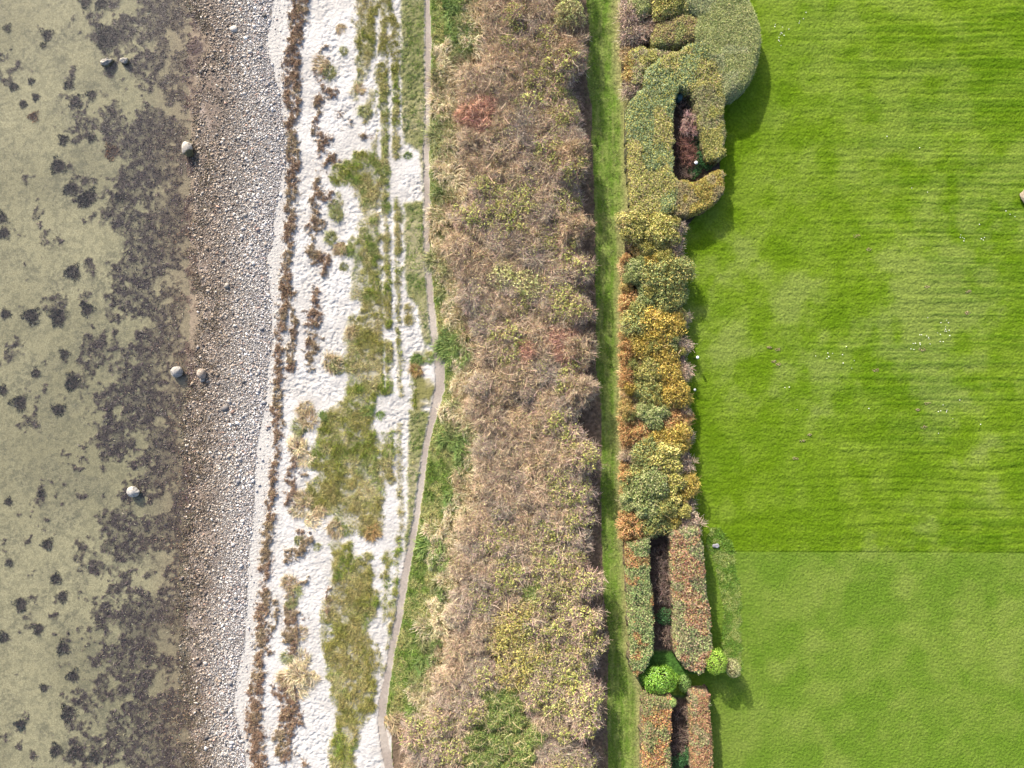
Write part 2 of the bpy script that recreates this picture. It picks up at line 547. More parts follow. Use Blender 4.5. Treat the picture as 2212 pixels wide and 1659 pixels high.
paint(M_path, line_sd, PATH, GX + .45 * (wx - GX) + 3 * (fbm(GX, GY, 9, 3, 14) - .5), GY, 20)
d_grass = sstep(-5, 7, M_mead + 26 * (fbm(GX, GY, 13, 4, 7) - .5) + 1) * (1 - .55 * sstep(.53, .64, fbm(GX, GY, 18, 4, 13)))
d_grass = np.maximum(d_grass, .45 * sstep(-4, 5, M_spar + 12 * (fbm(GX, GY, 10, 3, 8) - .5)))
d_verL = sstep(-4, 5, M_verL + 9 * (fbm(GX, GY, 22, 4, 9) - .5))
d_cut = sstep(-1.5, 1, M_cut)
d_path = sstep(-1.0, 1.2, M_path)
d_grass *= (1 - d_cut) * (1 - sstep(-3, 0, M_path))
d_verL *= (1 - .85 * d_cut) * (1 - sstep(-3, 0, M_path))
d_wrk = sstep(-1.5, 3.5, M_wrk + 20 * (fbm(GX, GY, 8, 4, 10) - .56) + 12 * (fbm(GX, GY, 22, 3, 12) - .5))
d_wrk *= 1 - .6 * sstep(.54, .64, fbm(GX, GY, 7, 3, 16))
d_wrk = np.maximum(d_wrk, .55 * sstep(-9, -2, M_wrk) * sstep(.56, .66, fbm(GX, GY, 6, 3, 11)))
# seaweed beds: ragged patches that thicken towards the shore
wb = fbm(GX, GY, 54, 5, 21)
wb2 = fbm(GX, GY, 21, 4, 22)
wb3 = fbm(GX, GY, 8, 3, 26)
bias = np.interp(GX, [-120, 100, 170, 230, 300, 390, 420, 440], [-.27, -.23, -.12, .0, .075, .08, .03, -.12])
bias = bias + .05 * sstep(500, 1300, GY) * sstep(100, 220, GX) - .05 * sstep(300, 0, GY) * sstep(260, 200, GX)
d_weed = sstep(-.02, .045, wb - .5 + bias + .60 * (wb2 - .5) + .42 * (wb3 - .5))
d_weed *= .45 + .55 * sstep(.35, .55, fbm(GX, GY, 9, 3, 27))
blob = np.full(GX.shape, -14.0)
for (bx_, by_, br, bk) in WEED_BLOBS:
    paint(blob, line_sd, [(bx_, by_, br * 1.7), (bx_ + .5, by_, br * 1.7)], wx2 * .75 + GX * .25, wy2 * .75 + GY * .25)
d_blob = sstep(-3, 2, blob)
veil = sstep(.45, .62, fbm(GX, GY, 40, 5, 25)) * np.interp(GX, [0, 60, 150, 420], [.3, .6, .9, .8])


def samp(M, dx, dy):
    fx = np.clip((np.asarray(dx) - G0X) / GS, 0, M.shape[0] - 1.001)
    fy = np.clip((np.asarray(dy) - G0Y) / GS, 0, M.shape[1] - 1.001)
    i = fx.astype(int)
    j = fy.astype(int)
    u = fx - i
    v = fy - j
    return (M[i, j] * (1 - u) + M[i + 1, j] * u) * (1 - v) + (M[i, j + 1] * (1 - u) + M[i + 1, j + 1] * u) * v


# ------------------------------------------------------------------ the ground: one height field, split where the surface changes
def axis(a, b, st, far):
    c = np.arange(a, b, st)
    g = [st * 1.6]
    out = []
    p = b
    while p < far:
        p += g[-1]
        out.append(p)
        g.append(g[-1] * 1.45)
    lo = [-(q - b) + a for q in out][::-1]
    return np.concatenate([lo, c, out])


ax = axis(-50.0, 50.0, .088, 700)
ay = axis(-38.0, 38.0, .088, 700)
X, Y = np.meshgrid(ax, ay, indexing='ij')
DX, DY = to_plan(X, Y)
yc = np.clip(DY, -50, 1700)
e_shore = edge(SHORE, yc) + 10 * (fbm(X, Y, 1.2, 4, 31) - .5) + 26 * (fbm(X, Y, 4, 2, 30) - .5)
e_shing = edge(SHING_R, yc) + 7 * (fbm(X, Y, 1.0, 4, 32) - .5)
e_scl = edge(SCRUB_L, yc) + 10 * (fbm(X, Y, 1.0, 3, 33) - .5)
e_scr = edge(SCRUB_R, yc) + 5 * (fbm(X, Y, 1.0, 3, 34) - .5)
e_bl = edge(BELT_L, yc) + 5 * (fbm(X, Y, .8, 3, 35) - .5)
e_br = edge(BELT_R, yc) + 1.5 * (fbm(X, Y, .8, 3, 36) - .5)
g_path = samp(d_path, DX, DY)
g_grass = samp(d_grass, DX, DY)
g_verL = samp(d_verL, DX, DY)
g_wrk = samp(d_wrk, DX, DY)
g_weed = np.maximum(samp(d_weed, DX, DY) * (DX < e_shore + 8), samp(d_blob, DX, DY))
g_veil = samp(veil, DX, DY)
xp = edge([(a, b) for a, b, c in PATH], yc)
z = zb(DX).astype(np.float64)
zone = np.full(X.shape, 8)
zone[DX < e_br] = 7
zone[DX < e_bl] = 6
zone[DX < e_scr] = 5
zone[DX < e_scl] = 4
zone[DX < xp] = 2
zone[(g_path > .5)] = 3
zone[DX < e_shing] = 1
zone[DX < e_shore] = 0
zone[(zone == 4) & (DY > 1556) & (DX < 846)] = 2
C = np.zeros(X.shape + (3,), np.float32)
f1 = fbm(X, Y, .5, 3, 41)
f2 = fbm(X, Y, 2.2, 4, 42)
f3 = fbm(X, Y, 9, 4, 43)
f4 = fbm(X, Y, .22, 2, 44)
# seabed
m = zone == 0
c = mix((.30, .265, .18), (.39, .345, .235), sstep(.3, .7, f3[m]))
c = mix(c, (.10, .10, .08), (.4 + .6 * g_veil[m]) * sstep(.45, .62, .5 * f1[m] + .5 * f4[m]) * .75)
c = mix(c, (.28, .25, .18), g_veil[m] * .5)
c = mix(c, (.29, .22, .165), .75 * sstep(280, 410, DX[m]))
c = mix(c, mix((.068, .052, .060), (.13, .09, .065), sstep(300, 420, DX[m]) * f2[m]), g_weed[m] * .92)
C[m] = c
z[m] += .05 * (f2[m] - .5) + .03 * g_weed[m] + .02 * (f4[m] - .5)
# shingle bed
m = zone == 1
tt = sstep(0, 110, DX[m] - e_shore[m])
c = mix((.25, .195, .155), (.20, .18, .165), tt)
c = mix(c, (.42, .345, .29), sstep(.56, .66, f2[m]) * (1 - tt) * .8)
C[m] = c
z[m] += .06 * (f2[m] - .5)
# sand
m = zone == 2
c = mix((.54, .515, .485), (.64, .615, .585), sstep(.35, .65, f2[m]))
damp = sstep(60, 20, DX[m] - e_shing[m]) * sstep(640, 600, DX[m])
c = mix(c, (.53, .505, .47), damp * .8)
c = mix(c, mix((.16, .10, .07), (.26, .18, .12), f1[m]), sstep(.35, .9, g_wrk[m]) * .85)
z[m] += .16 * sstep(.2, .9, g_wrk[m]) * (.3 + f1[m])
c = mix(c, (.56, .50, .43), sstep(20, 5, np.abs(DX[m] - xp[m])) * .6)
c = mix(c, mix((.22, .21, .08), (.36, .32, .18), sstep(.4, .65, f2[m])), g_grass[m] ** .7)
c = mix(c, mix((.24, .24, .11), (.38, .34, .21), sstep(.35, .65, f2[m])), g_verL[m])
C[m] = c
dim = sstep(.34, .52, fbm(X[m], Y[m], .36, 2, 51))
soft = (1 - damp) * (.5 + .5 * sstep(.4, .6, f3[m])) * (1 - g_grass[m])
dent = sstep(.48, .60, fbm(X[m], Y[m], .235, 2, 52)) * sstep(.35, .5, fbm(X[m], Y[m], 1.6, 3, 53))
z[m] += .015 * dim * soft - .065 * dent * soft + .08 * (f2[m] - .5) * (1 - damp) + .05 * g_grass[m] * (1 + f1[m]) + .05 * g_verL[m] * (.6 + f1[m])
# footpath
m = zone == 3
C[m] = mix((.37, .315, .27), (.47, .415, .36), sstep(.3, .7, f2[m]))
z[m] += -.05 + .015 * (f4[m] - .5)
# rough grass right of the footpath
m = zone == 4
c = mix((.14, .20, .05), (.30, .31, .12), sstep(.35, .68, f2[m]))
c = mix(c, (.36, .31, .19), sstep(.5, .75, f1[m]) * sstep(60, 10, e_scl[m] - DX[m]))
C[m] = c
z[m] += .12 * (f1[m] - .3) * sstep(0, 40, DX[m] - xp[m]) + .04 * f4[m]
# scrub soil
m = zone == 5
C[m] = mix((.16, .115, .08), (.24, .175, .12), f1[m])
z[m] += .2 * (f2[m] - .5)
# lane
m = zone == 6
str_ = fbm(X * 5, Y * .5, 1.2, 3, 61)
c = mix((.13, .22, .03), (.25, .31, .08), sstep(.35, .7, .6 * str_[m] + .4 * f1[m]))
c = mix(c, (.40, .36, .17), sstep(26, 6, e_bl[m] - DX[m]) * .7)
C[m] = c
z[m] += .05 * (f1[m] - .5) + .04 * (str_[m] - .5) + .03 * f4[m]
# hedge bed soil
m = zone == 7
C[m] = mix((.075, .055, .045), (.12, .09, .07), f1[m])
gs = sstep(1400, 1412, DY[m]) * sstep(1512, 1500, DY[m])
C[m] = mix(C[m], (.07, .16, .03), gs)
z[m] += .08 * (f1[m] - .5)
# lawn
m = zone == 8
mow = fbm(X * .07, Y * 2.2 + 1.8 * (fbm(X, Y, 8, 3, 79) - .5), .62, 3, 71)
mow2 = fbm(X * .06 + .25 * Y, Y * 1.0, 1.2, 3, 72)
big = fbm(X, Y, 11, 4, 73)
mid = fbm(X, Y, 2.0, 4, 74)
up = sstep(1194, 1190, DY[m] - .004 * (DX[m] - 1600))
c = mix((.16, .30, .014), (.235, .375, .045), sstep(.3, .7, .35 * big[m] + .65 * mid[m]))
c = mix(c, (.33, .42, .15), .5 * sstep(.52, .68, .65 * big[m] + .35 * mid[m]) * (.35 + .65 * sstep(200, 700, DY[m])))
c = mix(c, c * np.array([.74, .82, .7], np.float32), sstep(.45, .62, mow[m]) * up * (.15 + .85 * sstep(.4, .6, f3[m])) * (.25 + .75 * sstep(1600, 2000, DX[m])))
low = mix((.175, .33, .05), (.27, .40, .10), sstep(.3, .7, .4 * big[m] + .6 * mid[m]))
low = low * np.array([.93, .93, .85], np.float32)
c = mix(c, low, (1 - up) * .8)
c = mix(c, (.08, .22, .012), .1 * sstep(.5, .62, fbm(X[m], Y[m], 6, 3, 75)) * up)
C[m] = c
streak = sstep(1560, 1800, DX[m])
wv = fbm(X[m] * .65 + .15 * Y[m], Y[m], .29, 2, 77)
z[m] += .03 * up + up * (.10 * (mow[m] - .5) * (.3 + .7 * sstep(1600, 2000, DX[m])) + .05 * (mow2[m] - .5) + .065 * (wv - .5)) + .03 * (mid[m] - .5) \
    + .02 * (f4[m] - .5) + (1 - up) * .015 * (f1[m] - .5) + .5 * (fbm(X[m], Y[m], 14, 2, 76) - .5) * sstep(1700, 2000, DX[m])
z[m] -= .04 * sstep(2.2, .8, np.abs(DY[m] - 1192 - .004 * (DX[m] - 1600))) * (DX[m] > 1575) * (.5 + f1[m])

C[zone != 8] *= .68
C[zone == 8] *= np.array([.485, .45, .36], np.float32)
GZ = z
names = {0: ('seabed', 'seabed'), 1: ('shingle_beach', 'shingle'), 2: ('sand_beach', 'sand'), 3: ('footpath', 'path'), 4: ('grass_bank', 'turf'),
         5: ('scrub_ground', 'soil'), 6: ('grass_lane', 'turf'), 7: ('hedge_bed_soil', 'soil'), 8: ('lawn', 'lawn')}
idx = np.arange(X.size).reshape(X.shape)
quads = np.stack([idx[:-1, :-1], idx[1:, :-1], idx[1:, 1:], idx[:-1, 1:]], -1).reshape(-1, 4)
zf = zone[:-1, :-1].ravel()
VV = np.stack([X.ravel(), Y.ravel(), z.ravel()], -1)
CC = C.reshape(-1, 3)
for k_, (nm, mt) in names.items():
    q = quads[zf == k_]
    u, inv = np.unique(q, return_inverse=True)
    o = make_obj(nm, VV[u], inv.reshape(-1, 4), MAT[mt], CC[u], smooth=True)
    tag(o, kind='structure')


def ground_z(x, y):
    i = np.clip(np.searchsorted(ax, x) - 1, 0, len(ax) - 2)
    j = np.clip(np.searchsorted(ay, y) - 1, 0, len(ay) - 2)
    u = (x - ax[i]) / (ax[i + 1] - ax[i])
    v = (y - ay[j]) / (ay[j + 1] - ay[j])
    return (GZ[i, j] * (1 - u) + GZ[i + 1, j] * u) * (1 - v) + (GZ[i, j + 1] * (1 - u) + GZ[i + 1, j + 1] * u) * v


def scatter(n, x0, x1, y0=-90, y1=1750):
    """random plan points -> world x, y, z and plan coordinates"""
    n = int(n * (y1 - y0) / 1720) if y1 - y0 > 1720 else n
    dx = U(x0, x1, n)
    dy = U(y0, y1, n)
    zz = zb(dx)
    x = (dx - 1106.0) * (CAMZ - zz) / K
    y = (829.5 - dy) * (CAMZ - zz) / K
    return x, y, ground_z(x, y), dx, dy


# ------------------------------------------------------------------ the sea
def build_sea():
    xs = np.concatenate([[-720, -300, -120], np.arange(-52, -27, .5)])
    ys = np.concatenate([[-720, -300, -100], np.arange(-40, 40.1, 1.0), [100, 300, 720]])
    A, B_ = np.meshgrid(xs, ys, indexing='ij')
    i = np.arange(A.size).reshape(A.shape)
    q = np.stack([i[:-1, :-1], i[1:, :-1], i[1:, 1:], i[:-1, 1:]], -1).reshape(-1, 4)
    v = np.stack([A.ravel(), B_.ravel(), np.full(A.size, -.012)], -1)
    m, nt, N, L, B = new_mat('sea_water_surface')
    N.remove(B)
    tr = N.new('ShaderNodeBsdfTransparent')
    tr.inputs[0].default_value = (.895, .92, .87, 1)
    gl = N.new('ShaderNodeBsdfGlossy')
    gl.inputs['Roughness'].default_value = .22
    fr = N.new('ShaderNodeLayerWeight')
    fr.inputs[0].default_value = .5
    pw = N.new('ShaderNodeMath')
    pw.operation = 'POWER'
    pw.inputs[1].default_value = 5
    ma = N.new('ShaderNodeMath')
    ma.operation = 'MULTIPLY_ADD'
    ma.inputs[1].default_value = .9
    ma.inputs[2].default_value = .03
    ms = N.new('ShaderNodeMixShader')
    tc = N.new('ShaderNodeTexCoord')
    mp = N.new('ShaderNodeMapping')
    mp.inputs['Scale'].default_value = (1.3, 4.5, 1)
    mp.inputs['Rotation'].default_value = (0, 0, R(-25))
    nz = N.new('ShaderNodeTexNoise')
    nz.inputs['Scale'].default_value = 1.4
    nz.inputs['Detail'].default_value = 5
    bp = N.new('ShaderNodeBump')
    bp.inputs['Strength'].default_value = .35
    bp.inputs['Distance'].default_value = .05
    L.new(tc.outputs['Object'], mp.inputs[0])
    L.new(mp.outputs[0], nz.inputs['Vector'])
    L.new(nz.outputs['Fac'], bp.inputs['Height'])
    L.new(bp.outputs[0], gl.inputs['Normal'])
    L.new(fr.outputs['Facing'], pw.inputs[0])
    L.new(pw.outputs[0], ma.inputs[0])
    L.new(ma.outputs[0], ms.inputs[0])
    L.new(tr.outputs[0], ms.inputs[1])
    L.new(gl.outputs[0], ms.inputs[2])
    L.new(ms.outputs[0], N['Material Output'].inputs['Surface'])
    o = make_obj('sea_water', v, q, m, smooth=True)
    tag(o, kind='structure')


build_sea()

# ------------------------------------------------------------------ seaweed growing on the seabed
x, y, zz, dx, dy = scatter(215000, -90, 446)
wd = samp(d_weed, dx, dy) * (dx < edge(SHORE, dy) + 8)
keep = rng.random(len(x)) < np.maximum(wd * .9, .42 * samp(veil, dx, dy)) * .8
x, y, zz, dx, dy, wd = [a[keep] for a in (x, y, zz, dx, dy, wd)]
n = len(x)
base = np.stack([x, y, zz + .0], -1)
d = np.stack([rng.normal(size=n), rng.normal(size=n), np.abs(rng.normal(size=n)) * .55 + .1], -1)
near = sstep(250, 420, dx) * sstep(.35, .7, fbm(dx, dy, 60, 3, 81))
cc = jitter_col((.085, .063, .070), n, .8)
cc = mix(cc, jitter_col((.20, .125, .08), n, .4), near * (rng.random(n) < .5))
cc = mix(cc, jitter_col((.24, .21, .15), n, .3), (rng.random(n) < .10) * 1.0)
thin = 1 - .5 * (wd < .3)
v, f, c = ribbons(base, d, U(.14, .30, n) * thin, U(.03, .07, n) * thin, 2, .3, .35, cc, cc * 1.35)
v[:, 2] = np.minimum(v[:, 2], -.02 + .1 * sstep(-34.5, -30, v[:, 0]))
o = make_obj('seaweed_bed', v, f, MAT['weed'], c)
tag(o, 'dark brown seaweed growing in ragged beds on the shallow seabed', 'seaweed', kind='stuff')


def weed_clump(i, bx, by, br, kind):
    r = br * MPP
    p = W3(bx, by)
    n = int(260 * (r / .5) ** 2) + 80
    a = U(0, 6.283, n)
    rr = r * np.sqrt(rng.random(n)) * (1 + .35 * np.sin(3 * a + i) + .2 * np.sin(5 * a + 2 * i))
    b = np.stack([rr * np.cos(a), rr * np.sin(a), -.03 + 0 * a], -1)
    dd = np.stack([np.cos(a) + rng.normal(size=n) * .8, np.sin(a) + rng.normal(size=n) * .8, U(.2, 1.2, n)], -1)
    base_c = {0: (.055, .05, .05), 1: (.17, .085, .05), 2: (.03, .035, .04), 3: (.12, .11, .07)}[kind]
    cc = jitter_col(base_c, n, .5)
    v, f, c = ribbons(b, dd, U(.12, .3, n), U(.03, .065, n), 2, .3, .4, cc, cc * 1.4)
    gz = float(ground_z(p[0], p[1]))
    v[:, 2] = np.minimum(v[:, 2], -.03 - gz)
    o = make_obj('seaweed_clump', v, f, MAT['weed'], c)
    o.location = (p[0], p[1], gz)
    return o


def where_words(dx, dy):
    a = 'top' if dy < 330 else 'upper' if dy < 660 else 'middle' if dy < 1000 else 'lower' if dy < 1330 else 'bottom'
    return a


special = {5: 'round rusty brown seaweed clump standing alone on pale sand near the top left', 14: 'orange brown seaweed clump on the left rim of the weed bed, near the tall boulder',
           1: 'large dark seaweed clump just above the two rough rocks', 18: 'left one of two big dark seaweed clumps side by side mid left',
           19: 'right one of two big dark seaweed clumps side by side mid left', 24: 'two lobed dark seaweed clump near the left edge, below the side by side pair',
           37: 'small nearly black pointed seaweed clump near the bottom left corner'}
for i, (a, b, r_, k_) in enumerate(WEED_BLOBS):
    o = weed_clump(i, a, b, r_, k_)
    if i in special:
        tag(o, special[i], 'seaweed', 'seaweed clumps on the pale seabed')
    else:
        sz = 'large' if r_ >= 15 else 'small' if r_ < 10 else 'medium'
        tag(o, f'{sz} dark seaweed clump on pale seabed in the {where_words(a, b)} part of the left shallows', 'seaweed',
            f'{sz} seaweed clumps, {where_words(a, b)} shallows')

# ------------------------------------------------------------------ pebbles of the shingle beach
ico_t = (1 + 5 ** .5) / 2
IV = nrm(np.array([(-1, ico_t, 0), (1, ico_t, 0), (-1, -ico_t, 0), (1, -ico_t, 0), (0, -1, ico_t), (0, 1, ico_t), (0, -1, -ico_t), (0, 1, -ico_t),
                   (ico_t, 0, -1), (ico_t, 0, 1), (-ico_t, 0, -1), (-ico_t, 0, 1)], float))
IF = np.array([(0, 11, 5), (0, 5, 1), (0, 1, 7), (0, 7, 10), (0, 10, 11), (1, 5, 9), (5, 11, 4), (11, 10, 2), (10, 7, 6), (7, 1, 8), (3, 9, 4), (3, 4, 2),
               (3, 2, 6), (3, 6, 8), (3, 8, 9), (4, 9, 5), (2, 4, 11), (6, 2, 10), (8, 6, 7), (9, 8, 1)])


def stones(x, y, zz, size, cols, flat=.6):
    n = len(x)
    V = np.tile(IV, (n, 1, 1)) * (1 + .18 * rng.normal(size=(n, 12, 1)))
    s = np.stack([size * U(.8, 1.3, n), size * U(.6, 1.0, n), size * flat * U(.7, 1.2, n)], -1)
    V = V * s[:, None, :] * .5
    a = U(0, 6.283, n)
    ca, sa = np.cos(a)[:, None], np.sin(a)[:, None]
    vx = V[..., 0] * ca - V[..., 1] * sa + x[:, None]
    vy = V[..., 0] * sa + V[..., 1] * ca + y[:, None]
    vz = V[..., 2] + (zz + size * .12)[:, None]
    V = np.stack([vx, vy, vz], -1).reshape(-1, 3)
    F = (IF[None] + (np.arange(n) * 12)[:, None, None]).reshape(-1, 3)
    return V, F, np.repeat(cols, 12, axis=0)


x, y, zz, dx, dy = scatter(165000, 385, 640)
es, er = edge(SHORE, dy), edge(SHING_R, dy)
es = es + 10 * (fbm(dx, dy, 30, 3, 91) - .5) + 26 * (fbm(x, y, 4, 2, 30) - .5)
er = er + 9 * (fbm(dx, dy, 22, 3, 92) - .5)
pr = sstep(-22, 8, dx - es) * sstep(5, -5, dx - er)
patch = np.zeros(len(x))
for (a, b, rx, ry) in [(437, 95, 17, 22), (470, 185, 32, 24), (462, 260, 18, 30), (455, 235, 30, 14), (445, 165, 14, 14)]:
    patch = np.maximum(patch, sstep(1.25, .75, np.hypot((dx - a) / rx, (dy - b) / ry) + .5 * (fbm(dx, dy, 18, 3, 93) - .5)))
inner = sstep(90, 20, dx - es)
pr *= (1 - .85 * patch) * (1 - inner * .55 * sstep(.45, .6, fbm(dx, dy, 34, 4, 94)))
spill = .035 * ((dx > er) & (dx < er + 30))
pr = np.maximum(pr, spill)
keep = rng.random(len(x)) < pr
x, y, zz, dx, dy, es, er = [a[keep] for a in (x, y, zz, dx, dy, es, er)]
n = len(x)
t = np.clip((dx - es) / (er - es + 1e-3), 0, 1)
size = np.exp(rng.normal(size=n) * .38) * .092 * (.85 + .4 * vnoise(x, y, 1.5, 96))
size = np.where(rng.random(n) < .03, size * 2.0, size)
pal = [(.46, .44, .41), (.34, .32, .30), (.58, .55, .50), (.25, .24, .24), (.40, .33, .26), (.68, .66, .62), (.17, .165, .17), (.36, .25, .20)]
cc = pick(pal, n, [.22, .18, .16, .12, .12, .07, .07, .06])
cc = cc * (.95 + .32 * sstep(.2, .9, t))[:, None]
brn = pick([(.26, .22, .175), (.18, .15, .125), (.34, .29, .24), (.45, .40, .34), (.13, .11, .105)], n)
cc = mix(cc, brn, (rng.random(n) < .62 * sstep(.8, .0, t)) * 1.0)
cc = mix(cc, np.array((.42, .44, .50)), .25 * sstep(.55, 1, t))
cc *= .62 * (1 + .32 * rng.normal(size=(n, 1))) * (mix((1.0, .91, .82), (1.03, 1.01, 1.0), sstep(.1, .7, t)))
cc = np.clip(cc, .03, .8)
v, f, c = stones(x, y, zz, size, cc)
o = make_obj('pebbles', v, f, MAT['pebble'], c, smooth=True)
tag(o, 'grey, white and brown pebbles covering the shingle beach', 'pebbles', kind='stuff')

# brown rockweed lying among the first stones of the shingle
x, y, zz, dx, dy = scatter(60000, 380, 500)
es = edge(SHORE, dy)
pr = sstep(-28, 0, dx - es) * sstep(70, 10, dx - es) * (.12 + sstep(.46, .60, fbm(dx, dy, 26, 4, 95)))
keep = rng.random(len(x)) < pr
x, y, zz, dx, dy = [a[keep] for a in (x, y, zz, dx, dy)]
n = len(x)
cc = pick([(.10, .085, .05), (.075, .06, .05), (.15, .10, .06), (.055, .05, .05), (.16, .14, .08)], n)
v, f, c = ribbons(np.stack([x, y, zz + .05], -1), np.stack([rng.normal(size=n), rng.normal(size=n), U(0, .5, n)], -1), U(.12, .26, n), U(.03, .06, n), 2, .3, .4, cc)
tag(make_obj('stranded_rockweed', v, f, MAT['weed'], c), 'brown and olive weed lying among the lowest pebbles', 'seaweed', kind='stuff')

# ------------------------------------------------------------------ wrack line
x, y, zz, dx, dy = scatter(380000, 520, 810)
wk = samp(d_wrk, dx, dy)
keep = rng.random(len(x)) < np.maximum(wk, .0) ** 1.3
x, y, zz, dx, dy, wk = [a[keep] for a in (x, y, zz, dx, dy, wk)]
n = len(x)
lump = fbm(x, y, .55, 3, 101)
hgt = U(0, 1, n) * (.05 + .55 * sstep(.4, .75, lump)) * wk
cc = pick([(.20, .12, .075), (.14, .085, .055), (.27, .16, .10), (.33, .24, .15), (.09, .06, .045), (.24, .20, .10)], n, [.25, .22, .15, .16, .1, .12])
rd = sstep(.52, .66, fbm(dx, dy, 50, 3, 102))
cc = mix(cc, np.array((.20, .125, .085)), rd * .5)
cc = mix(cc, np.array((.26, .22, .12)), .5 * sstep(.5, .62, fbm(dx, dy, 60, 3, 103)))
d = np.stack([rng.normal(size=n), rng.normal(size=n), U(-.2, .7, n)], -1)
v, f, c = ribbons(np.stack([x, y, zz + hgt * .45], -1), d, U(.10, .26, n), U(.025, .055, n), 2, .4, .6, cc * .85, cc * 1.25)
tag(make_obj('seaweed_wrack', v, f, MAT['wrack'], c), 'brown dried seaweed wrack washed up along the white sand', 'seaweed', kind='stuff')

# ------------------------------------------------------------------ grasses that cover the dune, the verge and the bank


def blades(name, mat, N_, x0, x1, dens, colf, L0=.18, L1=.38, W0=.035, W1=.06, up=.8, lean=(.25, -.15), label='', y0=-90, y1=1750, curl=.3):
    x, y, zz, dx, dy = scatter(N_, x0, x1, y0, y1)
    pr = dens(dx, dy, x, y)
    keep = rng.random(len(x)) < pr
    x, y, zz, dx, dy = [a[keep] for a in (x, y, zz, dx, dy)]
    n = len(x)
    ang = (fbm(x, y, 1.1, 3, 111) - .5) * 16
    dd = np.stack([np.cos(ang) * .9 + lean[0] + rng.normal(size=n) * .55, np.sin(ang) * .9 + lean[1] + rng.normal(size=n) * .55, up + U(-.3, .5, n)], -1)
    tuft = sstep(.35, .7, fbm(x, y, .5, 3, 112))
    L = U(L0, L1, n) * (.55 + .75 * tuft)
    cc, ct = colf(dx, dy, x, y, n)
    v, f, c = ribbons(np.stack([x, y, zz - .02], -1), dd, L, U(W0, W1, n), 2, .35, curl, cc, ct)
    o = make_obj(name, v, f, mat, c)
    tag(o, label, 'grass', kind='stuff')
    return o


def dune_col(dx, dy, x, y, n):
    g = sstep(.40, .62, fbm(x, y, 1.6, 4, 121))
    g2 = sstep(.5, .66, fbm(x, y, .9, 3, 122))
    a = jitter_col((.24, .265, .06), n, .4)
    b = jitter_col((.46, .40, .21), n, .3)
    e = jitter_col((.14, .24, .045), n, .35)
    c = mix(mix(a, b, g * .8), e, g2 * .55)
    c = mix(c, jitter_col((.28, .24, .08), n, .3), .6 * sstep(.5, .62, fbm(x, y, 3.5, 3, 123)))
    return c * .8, c * 1.25


blades('dune_grass', MAT['grass'], 420000, 640, 900, lambda dx, dy, x, y: samp(d_grass, dx, dy) * .85, dune_col, .2, .42, .028, .05,
       label='olive and straw coloured dune grass growing in patches on white sand')


def verl_col(dx, dy, x, y, n):
    a = jitter_col((.22, .29, .075), n, .35)
    b = jitter_col((.42, .41, .20), n, .25)
    g = sstep(.38, .66, fbm(x, y, 1.3, 4, 131))
    c = mix(a, b, g * .75)
    c = mix(c, jitter_col((.10, .19, .04), n, .3), (rng.random(n) < .7) * sstep(.58, .66, fbm(x, y, .6, 3, 132)))
    return c * .85, c * 1.15


blades('path_edge_grass', MAT['grass'], 130000, 860, 950, lambda dx, dy, x, y: samp(d_verL, dx, dy) * .8, verl_col, .12, .24, .028, .045,
       label='short pale green grass left of the footpath')


def bank_col(dx, dy, x, y, n):
    a = jitter_col((.17, .25, .05), n, .5)
    b = jitter_col((.40, .39, .16), n, .35)
    g = sstep(.36, .58, fbm(x, y, .9, 4, 141))
    c = mix(a, b, g)
    s = sstep(45, 5, edge(SCRUB_L, dy) - dx)
    c = mix(c, jitter_col((.46, .39, .23), n, .25), s * .35 * (rng.random(n) < .6) * sstep(.3, .6, fbm(x, y, 1.0, 3, 142)))
    gr = np.maximum(sstep(95, 30, np.abs(dy - 1440)) * sstep(860, 890, dx), sstep(70, 20, np.abs(dy - 975)) * sstep(960, 990, dx))
    c = mix(c, jitter_col((.14, .27, .05), n, .3), gr * .3)
    return c * .65, c * 1.3


def bank_dens(dx, dy, x, y):
    r = edge([(a + c * .5, b) for a, b, c in PATH], dy)
    ok = (dx > r + 1.5) & (dx < edge(SCRUB_L, dy) + 6) & ~((dy > 1556))
    return ok * .85


blades('bank_grass', MAT['grass'], 420000, 835, 1060, bank_dens, bank_col, .16, .40, .03, .05, lean=(.5, -.1), curl=.45,
       label='thick green grass on the bank between the footpath and the scrub')


def lane_col(dx, dy, x, y, n):
    a = jitter_col((.125, .17, .045), n, .35)
    b = jitter_col((.25, .27, .11), n, .3)
    g = sstep(.35, .65, fbm(x * 3, y * .4, 1.2, 3, 61) * .5 + .5 * fbm(x, y, .8, 3, 151))
    c = mix(a, b, g)
    c = mix(c, jitter_col((.45, .38, .2), n, .25), .6 * sstep(28, 4, edge(BELT_L, dy) - dx) * (dy < 1200))
    return c * .85, c * 1.15


blades('lane_grass', MAT['grass'], 150000, 1262, 1394, lambda dx, dy, x, y: ((dx > edge(SCRUB_R, dy) - 10) & (dx < edge(BELT_L, dy) + 4)) * .75, lane_col,
       .07, .16, .03, .045, label='mown green and yellowish grass along the lane between scrub and hedges')


